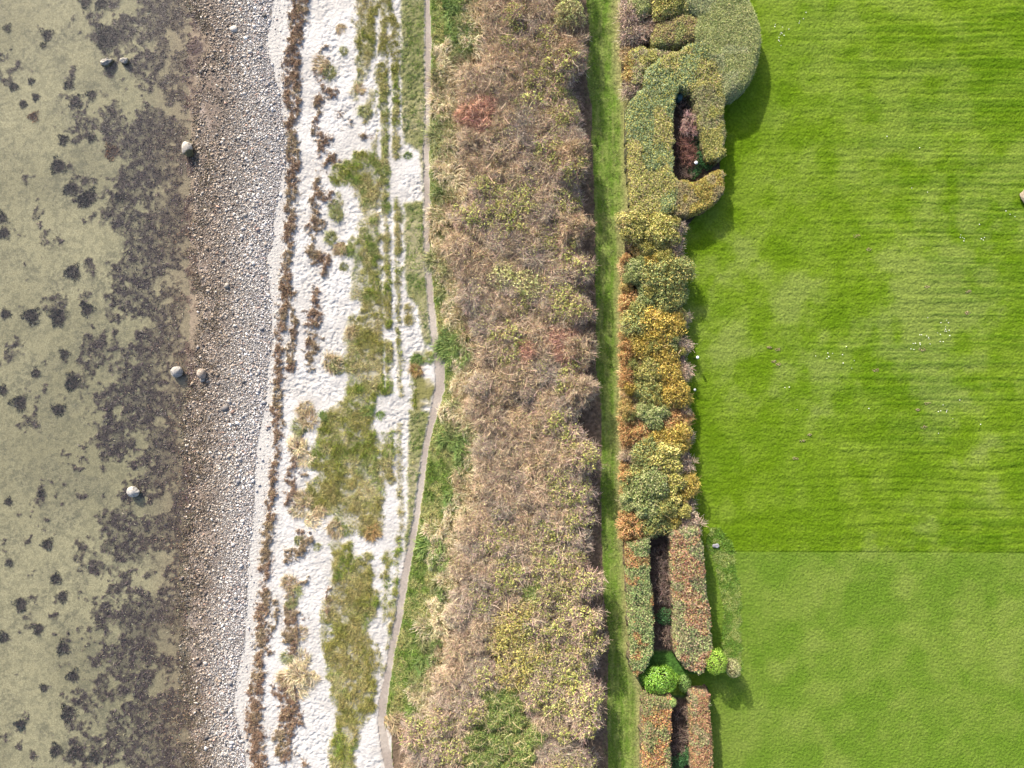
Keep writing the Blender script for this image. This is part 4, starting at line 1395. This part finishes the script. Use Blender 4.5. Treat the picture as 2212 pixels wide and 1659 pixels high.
mixed('Y', 1.2, 1.7, (.22, .17, .1), YEL + [(.6, .52, .2)], 2300)
mixed('O', 1.0, 1.4, (.3, .2, .1), ORA, 500, 900)
mixed('G', 1.2, 1.7, (.2, .18, .1), [(.32, .38, .13), (.42, .46, .18), (.22, .28, .08), (.5, .5, .24)], 2500)
mixed('D', 1.2, 1.6, (.25, .18, .08), [(.62, .46, .09), (.54, .38, .08), (.38, .32, .07), (.68, .54, .14)], 700, 1100)
mixed('S', 1.3, 1.8, (.2, .18, .1), [(.50, .42, .12), (.28, .34, .12), (.36, .40, .14)], 900, 1000)
mixed('R', 1.0, 1.4, (.34, .18, .09), [(.62, .34, .15), (.54, .28, .12), (.66, .46, .2), (.46, .4, .14)], 500, 1000)
mixed('B', 1.1, 1.5, (.30, .23, .18), [(.5, .40, .28), (.46, .42, .2)], 500, 0, tw=1100, clump=6)
mixed('T', .9, 1.1, (.42, .30, .16), [(.66, .48, .27), (.70, .56, .34), (.60, .38, .2), (.5, .46, .2)], 0, 1500)
KN = {'Y': 'yellow leaved shrub', 'O': 'orange spiky shrub', 'G': 'grey green leafy shrub', 'D': 'golden shrub with curling shoots', 'S': 'green shrub with yellow arching tips', 'R': 'red orange shrub', 'B': 'nearly bare pinkish shrub', 'T': 'orange tan grassy shrub'}
BELT = [(1368, 490, 1, 'Y'), (1400, 482, .9, 'Y'), (1427, 500, 1.1, 'Y'), (1458, 496, 1.0, 'B'), (1385, 535, .85, 'O'), (1415, 545, 1, 'Y'), (1455, 535, .9, 'B'), (1378, 580, .9, 'G'), (1425, 598, 1.25, 'S'), (1458, 590, 1.0, 'S'),
        (1400, 640, .9, 'G'), (1440, 645, 1.05, 'S'), (1362, 650, .9, 'R'), (1474, 690, .8, 'B'), (1375, 695, .9, 'S'), (1410, 700, 1.05, 'D'), (1440, 712, 1.1, 'D'), (1390, 742, 1.0, 'D'), (1428, 758, 1.1, 'D'), (1362, 752, .75, 'T'),
        (1470, 748, .8, 'B'), (1405, 800, 1.0, 'Y'), (1443, 800, 1.0, 'D'), (1476, 800, .75, 'B'), (1364, 800, .8, 'T'), (1400, 845, 1.0, 'S'), (1460, 850, 1.1, 'D'), (1430, 862, .9, 'D'), (1366, 850, .8, 'T'), (1410, 900, 1.0, 'G'),
        (1448, 908, 1.0, 'R'), (1482, 905, .75, 'R'), (1385, 938, 1.05, 'R'), (1422, 950, 1.0, 'D'), (1460, 945, .95, 'D'), (1490, 948, .6, 'B'), (1366, 900, .8, 'T'), (1368, 985, .8, 'T'), (1400, 985, 1.0, 'S'), (1436, 990, 1.05, 'Y'),
        (1480, 1000, .9, 'B'), (1370, 1035, .85, 'S'), (1405, 1040, 1.1, 'G'), (1445, 1040, 1.05, 'Y'), (1476, 1052, .9, 'D'), (1366, 1080, .85, 'G'), (1402, 1092, 1.05, 'G'), (1440, 1088, 1.05, 'Y'), (1482, 1095, .9, 'B'), (1370, 1135, 1.0, 'R'),
        (1412, 1128, 1.05, 'S'), (1452, 1122, .9, 'Y'), (1490, 1130, .85, 'B'), (1382, 1155, .8, 'R'), (1372, 700, .6, 'O'), (1400, 1010, .7, 'D'), (1464, 640, .7, 'G'),
        (1362, 30, .9, 'B'), (1368, 70, 1.0, 'B'), (1360, 110, .8, 'T'), (1378, 130, .9, 'O'), (1372, 160, .8, 'O'), (1366, 190, .8, 'B'), (1385, 10, .9, 'G'), (1440, 12, 1.0, 'Y'), (1470, 0, 1.0, 'Y'), (1400, 60, .8, 'B'), (1440, -10, .8, 'G')]
_r = np.random.default_rng(77)
EXTRA = []
for (a, b, s_, kd) in BELT:
    for _ in range(3):
        nk = kd if _r.random() < .5 else 'YDSGTBO'[_r.integers(7)]
        aa, bb = a + _r.uniform(-20, 20), b + _r.uniform(-20, 20)
        if 1352 < aa < 1486 and (470 < bb < 1140):
            EXTRA.append((aa, bb, s_ * _r.uniform(.45, .75), nk))
for q_ in range(30):
    EXTRA.append((1354 + _r.uniform(-2, 4), 560 + q_ * 20.5 + _r.uniform(-5, 5), _r.uniform(.5, .75), 'TRROT'[_r.integers(5)]))
BELT.sort(key=lambda t: t[1])
lastlab = {}
for i, (a, b, s, kd) in enumerate(BELT):
    near = min([q for q in BELT if q[:2] != (a, b)], key=lambda q: (q[0] - a) ** 2 + (q[1] - b) ** 2)
    side = 'above' if near[1] > b + 8 else 'below' if near[1] < b - 8 else 'left of' if near[0] > a else 'right of'
    place(KIND[kd], i, a - .02 * (a - 1106), b - .02 * (b - 829), s * 1.15 * U(.85, 1.15), U(0, 6.28),
          f"{KN[kd]} {side} a {KN[near[3]].split(' ')[0]} one, {'lane' if a < 1395 else 'lawn' if a > 1450 else 'inner'} side, {where_words(a, b)} belt", 'shrub', f'{kd.lower()} type shrubs in the mixed belt')

for i, (a, b, s, kd) in enumerate(EXTRA):
    sd_ = 'lane' if a < 1395 else 'lawn' if a > 1450 else 'inner'
    place(KIND[kd], i, a - .02 * (a - 1106), b - .02 * (b - 829), s, U(0, 6.28),
          f'small {KN[kd]} squeezed between larger ones, {sd_} side, {where_words(a, b)} belt', 'shrub', f'small {kd.lower()} type shrubs, {sd_} side, {where_words(a, b)} belt', s * U(1.5, 1.9) if s < .7 else s * 1.4)

# solitary clipped shrubs near the lower hedges


def ball(name, dx, dy, rx, ry, H, pal, label, mat='leaf', lsz=(.08, .13), n=3600, trunk=.5, base=.25):
    g = zb(dx)
    zc = g + H * .75
    f = (CAMZ - zc) / K
    cx, cy = (dx - 1106.0) * f, (829.5 - dy) * f
    gz = float(ground_z(np.array([cx]), np.array([cy]))[0])
    root = empty(name, (cx, cy, gz))
    tag(root, label, 'shrub')
    rx, ry = rx * MPP, ry * MPP
    a = U(0, 6.283, n)
    ct = U(-.75, 1, n)
    st = np.sqrt(1 - ct * ct)
    lob = 1 + .07 * np.sin(3 * a + 2 * ct * 3) + .05 * np.sin(7 * a)
    hz = (H - base) / 2
    rad = U(.86, 1.0, n)
    P = np.stack([st * np.cos(a) * rx * lob * rad, st * np.sin(a) * ry * lob * rad, base + hz + ct * hz * rad], -1)
    Nn = np.stack([st * np.cos(a), st * np.sin(a), ct], -1)
    v, f_, c = leaves(P, Nn, U(*lsz, n), .6, pick(pal, n) * jitter_col(1, n, .2), .45)
    make_obj('crown', v, f_, MAT[mat], c, parent=root)
    # dark inner twigs and stem
    n = 260
    a = U(0, 6.283, n)
    ct = U(-.6, 1, n)
    st = np.sqrt(1 - ct * ct)
    E = np.stack([st * np.cos(a) * rx * .85, st * np.sin(a) * ry * .85, base + hz + ct * hz * .85], -1)
    b = np.zeros((n, 3))
    v, f_, c = ribbons(b, E, np.linalg.norm(E, axis=1), U(.03, .07, n), 4, .0, .12, jitter_col((.10, .08, .05), n, .3))
    make_obj('stems', v, f_, MAT['twig'], c, parent=root)
    return root


ball('laurel_bush', 1427, 1473, 38, 31, 2.1, [(.22, .42, .045), (.30, .50, .07), (.15, .32, .03)], 'broad bright green laurel bush with shiny leaves between the hedge ends', 'glossy', (.10, .17), 4600)
ball('round_bush', 1549, 1433, 23, 27, 3.0, [(.34, .55, .06), (.26, .46, .05), (.42, .60, .10)], 'small bright lime green tree with round crown beside the lower hedge end', n=3000, base=.5)
ball('round_bush', 1586, 1447, 16, 19, 2.6, [(.42, .42, .20), (.34, .36, .15), (.5, .48, .26)], 'dull tan green round bush next to the lime green tree', n=2000, base=.4, lsz=(.06, .1))
ball('low_bush', 1480, 1478, 14, 20, .9, [(.20, .36, .08), (.28, .42, .12)], 'low green bush right of the shiny laurel', n=1300, base=.05)
ball('leafy_plant', 1450, 1516, 10, 10, 2.1, [(.34, .48, .12), (.42, .54, .18)], 'light green leafy shoots topping the bottom left hedge', n=700, base=1.2)

# ------------------------------------------------------------------ planted hollows between the hedges
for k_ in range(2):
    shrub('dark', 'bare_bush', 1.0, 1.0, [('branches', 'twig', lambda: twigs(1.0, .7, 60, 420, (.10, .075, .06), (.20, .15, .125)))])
shrub('crimson', 'bare_bush', 1.1, 1.4, [('branches', 'twig', lambda: twigs(1.1, 1.4, 80, 1000, (.28, .17, .14), (.46, .31, .27), spread=.35))])
shrub('maroon', 'bare_bush', 1.0, .9, [('branches', 'twig', lambda: twigs(1.0, .9, 60, 900, (.15, .08, .065), (.22, .12, .095)))])
shrub('ivy', 'ground_cover_plant', .8, .5, [('leaves', 'leaf', lambda: leaf_set(.8, .5, 900, [(.06, .16, .05), (.10, .24, .08), (.04, .12, .04)], (.08, .13), clump=0))])
HOL = [('dark', 1476, 232, .8, 'dark twiggy bush in the shaded top end of the planted hollow'), ('crimson', 1489, 275, 1.0, 'pinkish bare shrub with fan of twigs in the middle of the planted hollow'), ('maroon', 1478, 320, .95, 'upper maroon twiggy bush in the planted hollow'),
       ('maroon', 1484, 345, .9, 'lower maroon twiggy bush in the planted hollow'), ('dark', 1480, 372, .8, 'brown twigs at the lower end of the planted hollow'), ('ivy', 1508, 312, 1.0, 'dark green leafy plant at the foot of the yellow hedge arm'),
       ('ivy', 1514, 345, 1.1, 'green plant beside the white lamp'), ('ivy', 1528, 354, .8, 'green ground plant in the gap of the hedge arm'), ('ivy', 1498, 372, .8, 'low green plant at the lower end of the hollow'),
       ('dark', 1428, 1195, .8, 'topmost tangle of bare stems in the dark trench'), ('dark', 1430, 1225, .85, 'second tangle of bare stems in the dark trench'), ('dark', 1428, 1255, .85, 'third tangle of bare stems in the dark trench'), ('dark', 1438, 1285, .9, 'pale tangle of stems in the middle of the dark trench'),
       ('ivy', 1432, 1330, 1.0, 'dull green cushion plant in the dark trench'), ('dark', 1446, 1340, .6, 'tan twigs against the right hedge of the trench'), ('dark', 1436, 1370, .85, 'brown twiggy bush at the lower end of the trench'),
       ('dark', 1472, 1535, .8, 'brown twigs at the top of the bottom bed'), ('dark', 1470, 1580, .9, 'brown twigs in the middle of the bottom bed'), ('ivy', 1490, 1590, .6, 'green shoots against the right hedge of the bottom bed'), ('ivy', 1482, 1630, 1.0, 'bright green leafy plant in the bottom bed'),
       ('ivy', 1463, 1645, .9, 'green plant touching the bottom edge of the photo'), ('dark', 1466, 1612, .8, 'dark twigs low in the bottom bed'), ('dark', 1395, 45, .8, 'dark bush in the shaded pocket near the top edge'), ('dark', 1402, 20, .8, 'darkest bush in the pocket at the top edge'), ('ivy', 1490, 97, .9, 'dark green leaves in the gap under the rounded block')]
for i, (kd, a, b, s, lab) in enumerate(HOL):
    place(KIND[kd], i, a, b, s, U(0, 6.28), lab, 'plant' if kd == 'ivy' else 'bush', 'plants in the hollows between hedges')


# ------------------------------------------------------------------ boulders
def ico_sphere(sub):
    V = [tuple(p) for p in IV]
    F = [tuple(f) for f in IF]
    for _ in range(sub):
        mid = {}
        nf = []

        def m_(a, b):
            key = (min(a, b), max(a, b))
            if key not in mid:
                p = (np.array(V[a]) + np.array(V[b])) / 2
                p /= np.linalg.norm(p)
                mid[key] = len(V)
                V.append(tuple(p))
            return mid[key]
        for a, b, c in F:
            x, y, z_ = m_(a, b), m_(b, c), m_(c, a)
            nf += [(a, x, z_), (b, y, x), (c, z_, y), (x, y, z_)]
        F = nf
    return np.array(V), np.array(F)


SV, SF = ico_sphere(4)


def boulder(dx, dy, sx, sy, h, rot, col, label, rough=.06, cuts=7, seed=0, foot_col=(.10, .09, .06), foot_z=-9, spot=None):
    rs = np.random.default_rng(seed)
    V = SV.copy()
    for _ in range(cuts):
        n_ = nrm(rs.normal(size=3) * [1, 1, .8])
        lim = rs.uniform(.72, .92)
        dd = V @ n_
        V = V - np.maximum(dd - lim, 0)[:, None] * n_ * .85
    nz_ = fbm(SV[:, 0] * 2 + seed, SV[:, 1] * 2 + SV[:, 2] * 1.3, .8, 4, seed) - .5
    V = V * (1 + rough * 3 * nz_)[:, None]
    V = V * np.array([sx * MPP / 2, sy * MPP / 2, h * .62])
    V[:, 2] += h * .38
    g = zb(dx)
    f = (CAMZ - (g + h * .5)) / K
    x, y = (dx - 1106) * f, (829.5 - dy) * f
    t = sstep(.35, .7, fbm(SV[:, 0] * 3 + SV[:, 2], SV[:, 1] * 3, .7, 4, seed + 5))
    col = np.array(col) * .52
    c = mix(col, col * .68, t)
    if spot is not None:
        d2 = SV @ nrm(np.array(spot[0], float))
        c = mix(c, np.array(spot[1]), sstep(spot[2], spot[2] + .2, d2 + .25 * nz_))
    gz = float(ground_z(np.array([x]), np.array([y]))[0])
    c = mix(c, np.array(foot_col), sstep(foot_z + .08, foot_z - .03, V[:, 2] + gz))  # stone turns darker towards the bottom, below a set height
    o = make_obj('boulder', V, SF, MAT['boulder'], c, smooth=True)
    o.location = (x, y, gz)
    o.rotation_euler = (0, 0, rot)
    tag(o, label, 'boulder')
    return o


MAT['boulder'] = m_attr('boulder_stone', .8, .2, noise=.15, nscale=9, bump=.5, bscale=14, bdist=.03)
boulder(230, 134, 29, 19, .62, .35, (.52, .48, .42), 'left of two rough white crusted rocks standing in the water at the upper left', .22, 9, 3, foot_z=.12)
boulder(269, 132, 22, 15, .55, .1, (.54, .50, .44), 'right of two rough white crusted rocks standing in the water at the upper left', .22, 9, 4, foot_z=.12)
boulder(405, 322, 25, 38, .95, .12, (.66, .60, .52), 'tall cream boulder with weedy lower end at the edge of the pebbles', .05, 8, 5, foot_z=.12, spot=((.3, -1, .1), (.08, .075, .04), .35))
boulder(381, 803, 27, 25, .85, .3, (.56, .53, .49), 'grey white rounded boulder, left of the pair in the weedy shallows', .04, 7, 6, foot_z=.05)
boulder(434, 808, 19, 25, .75, .1, (.60, .50, .41), 'pinkish tan egg shaped boulder, right of the pair at the pebble edge', .04, 6, 7, foot_z=.05)
boulder(287, 1062, 27, 25, .85, -.3, (.68, .64, .58), 'lone pale angular boulder in dark seaweed at the lower left', .04, 9, 8, foot_z=.05)
boulder(2223, 426, 38, 44, .55, .6, (.50, .42, .30), 'tan and dark grey rock cut by the right edge of the lawn', .08, 9, 12, spot=((.2, -1, .3), (.10, .09, .09), .15))


# ------------------------------------------------------------------ small built things
def lathe(prof, seg=16):
    """prof: list of (r, z)"""
    a = np.linspace(0, 2 * math.pi, seg, endpoint=False)
    V = np.array([(r * math.cos(t), r * math.sin(t), z_) for r, z_ in prof for t in a])
    F = []
    for i in range(len(prof) - 1):
        for j in range(seg):
            k = (j + 1) % seg
            F.append((i * seg + j, i * seg + k, (i + 1) * seg + k, (i + 1) * seg + j))
    return V, np.array(F)


m_white = m_plain('white_plastic', (.8, .82, .84), .4, .05, bump=.05)
m_dark = m_plain('dark_metal', (.05, .055, .05), .5, .2, bump=.1)
m_wood = m_plain('weathered_wood', (.22, .17, .12), .8, .3)
m_teal = m_plain('blue_green_plastic', (.05, .12, .13), .5, .2)
m_slab = m_plain('grey_slab_stone', (.28, .27, .29), .8, .3)
m_cap = m_plain('mushroom_skin', (.82, .80, .76), .6, .05, bump=.1)
m_clod = m_plain('dug_earth', (.34, .24, .14), .9, .4, nscale=12)


def lamp(dx, dy, H, capr, label, cm=m_white, box=False):
    g = zb(dx)
    f = (CAMZ - (g + H)) / K
    x, y = (dx - 1106) * f, (829.5 - dy) * f
    root = empty('garden_lamp', (x, y, float(ground_z(np.array([x]), np.array([y]))[0])))
    tag(root, label, 'garden lamp')
    v, q = lathe([(0, 0), (.05, 0), (.05, .06), (.035, .1), (.035, H - .22), (0, H - .22)], 10)
    make_obj('post', v, q, m_dark, parent=root, smooth=True)
    v, q = lathe([(0, H - .22), (capr * .7, H - .215), (capr * .75, H - .07), (0, H - .065)], 12)
    make_obj('lamp_shade', v, q, m_white, parent=root, smooth=False)
    v, q = lathe([(0, H - .06), (capr, H - .055), (capr * .9, H - .01), (capr * .3, H + .03), (0, H + .035)], 12)
    make_obj('cap', v, q, cm, parent=root, smooth=False)
    return root


lamp(1507, 772, 1.25, .14, 'white capped garden post casting a long thin shadow at the lawn edge')
lamp(1501, 842, .5, .13, 'low pale post at the lawn edge below the taller white capped one', m_plain('pale_grey_cap', (.55, .58, .52), .6, .1))
lamp(1504, 351, .9, .17, 'small white topped lamp at the lower end of the planted hollow')
# barrel in the hollow
p = W3(1464, 218)
root = empty('water_barrel', (p[0], p[1], float(ground_z(p[0], p[1]))))
tag(root, 'dark blue green barrel in deep shade at the top of the planted hollow', 'barrel')
v, q = lathe([(0, 0), (.24, 0), (.29, .15), (.31, .42), (.29, .7), (.25, .84), (.25, .86)], 20)
make_obj('body', v, q, m_teal, parent=root, smooth=True)
v, q = lathe([(.262, .85), (.265, .89), (.18, .905), (0, .91)], 20)
make_obj('lid', v, q, m_teal, parent=root, smooth=True)
# flat stone
p = W3(1546, 1178)
rs = np.random.default_rng(3)
V = SV * [.33, .2, .07] * (1 + .12 * np.sin(SV[:, :1] * 5))
V[:, 2] = np.clip(V[:, 2], -.05, .05)
o = make_obj('flat_stone', V, SF, m_slab, smooth=True)
o.location = (p[0], p[1], float(ground_z(p[0], p[1])) + .16)
tag(o, 'flat grey stone in the grass beside the upper end of the right trench hedge', 'stone')

# mushrooms on the lawn
mv, mq = lathe([(0, -.02), (.018, -.02), (.014, .05), (.02, .055), (.055, .05), (.062, .065), (.05, .085), (.02, .1), (0, .102)], 10)
MUSH = bpy.data.meshes.new('mushroom')
MUSH.from_pydata([tuple(a) for a in mv], [], [tuple(a) for a in mq])
MUSH.materials.append(m_cap)
T0 = [(243, 85), (226, 126), (202, 140), (200, 152), (45, 160), (42, 175), (92, 180), (132, 192), (82, 216), (88, 221), (77, 226), (101, 234), (68, 247), (67, 265), (72, 272), (82, 299), (1535, 1370), (1557, 1393), (1589, 1407), (1360, 1458), (1240, 1525),
      (1236, 1541), (1252, 1543), (1263, 1550), (1259, 1564), (1393, 1543), (1373, 1550), (1387, 1558), (976, 961), (928, 1220), (1028, 1248), (765, 888)]
T1 = [(1032, 399), (1155, 416), (1120, 432), (1168, 433), (1150, 458), (1150, 475), (1145, 487), (1156, 488), (1172, 482), (1098, 498), (1117, 508), (1178, 516), (981, 511), (993, 511), (1026, 517), (1038, 528), (1042, 537), (1115, 554), (1135, 555), (937, 567),
      (950, 566), (982, 565), (983, 575), (1048, 570), (922, 602), (942, 606), (502, 588), (383, 629), (414, 632), (306, 648), (390, 653), (377, 663), (478, 640), (482, 694), (555, 678), (537, 727), (107, 852), (135, 850), (186, 995), (1131, 965), (1158, 1000),
      (1118, 1003), (1102, 1008), (1156, 1010), (1196, 1055), (1375, 1091), (1104, 1149), (1240, 933), (648, 988)]
MP = [(1659 + a / 3, b / 3) for a, b in T0] + [(1659 + a / 3, 553 + b / 3) for a, b in T1]
for (a, b) in MP:
    o = bpy.data.objects.new('mushroom', MUSH)
    COL.objects.link(o)
    p = W3(a, b)
    s = U(.45, .75)
    o.location = (p[0], p[1], float(ground_z(p[0], p[1])) + .035)
    o.scale = (s, s, s)
    o.rotation_euler = (U(-.2, .2), U(-.2, .2), U(0, 6))
    if b < 110:
        g_ = 'cluster right of the dome hedge'
    elif a > 2040 and b < 560:
        g_ = 'patch near the right edge below the rock'
    elif b < 460:
        g_ = 'thin scatter high on the lawn'
    elif a > 1940 and 660 < b < 770:
        g_ = 'dense patch right of the lawn centre'
    elif b < 810 and a < 1860:
        g_ = 'loose group in the left half of the mid lawn'
    elif a > 1990:
        g_ = 'few below the dense patch on the right'
    else:
        g_ = 'single ones low in the left half of the lawn'
    tag(o, 'small white mushroom, ' + g_, 'mushroom', 'mushrooms, ' + g_)

# scraped earth spots
SOIL = [(1661, 750, .35), (1680, 755, .4), (1671, 781, .35), (1680, 787, .4), (1991, 755, .5), (2003, 872, .5), (1982, 885, .3), (1996, 923, .45), (1733, 952, .4), (1718, 990, .45), (1748, 939, .3), (2091, 631, .5), (2089, 676, .4), (2001, 620, .35), (1849, 510, .5), (1876, 539, .4), (1891, 800, .45)]
SW = ['top left of four close brown scrapings by the left side of the mid lawn', 'top right of four close brown scrapings by the left side of the mid lawn', 'lower left of four close brown scrapings in the mid lawn', 'lower right of four close brown scrapings in the mid lawn',
      'brown scraping just below the dense mushroom patch', 'brown scraping left of the few lower mushrooms', 'faint small scraping below left of the lower mushrooms', 'brown scraping below the few lower mushrooms', 'brown scraping left in the lawn below the middle', 'lowest brown scraping on the left of the lawn',
      'small scraping above the two lowest left ones', 'scraping at the far right above the dense mushroom patch', 'second scraping at the far right above the mushroom patch', 'scraping straight above the dense mushroom patch', 'orange brown scraping in the upper lawn', 'smaller scraping just below right of the upper lawn one', 'long faint scraping between the mushroom patches']
for i, (a, b, r_) in enumerate(SOIL):
    p = W3(a, b)
    n = 30
    q = U(0, 6.28, n)
    rr = r_ * .5 * np.sqrt(rng.random(n))
    v, f, c = stones(rr * np.cos(q) * 1.4, rr * np.sin(q) * .7, np.zeros(n) + .01, U(.04, .10, n), jitter_col((.22, .18, .09), n, .4), .4)
    o = make_obj('earth_scraping', v, f, MAT['pebble'], c)
    o.location = (p[0], p[1], float(ground_z(p[0], p[1])) + .02)
    tag(o, SW[i], 'earth', 'scraped earth spots on the lawn')

# anything never placed is removed
for pool in list(KIND.values()) + list(TUS.values()):
    for ent in pool:
        if not ent[1]:
            for ch in list(ent[0].children):
                bpy.data.objects.remove(ch)
            bpy.data.objects.remove(ent[0])
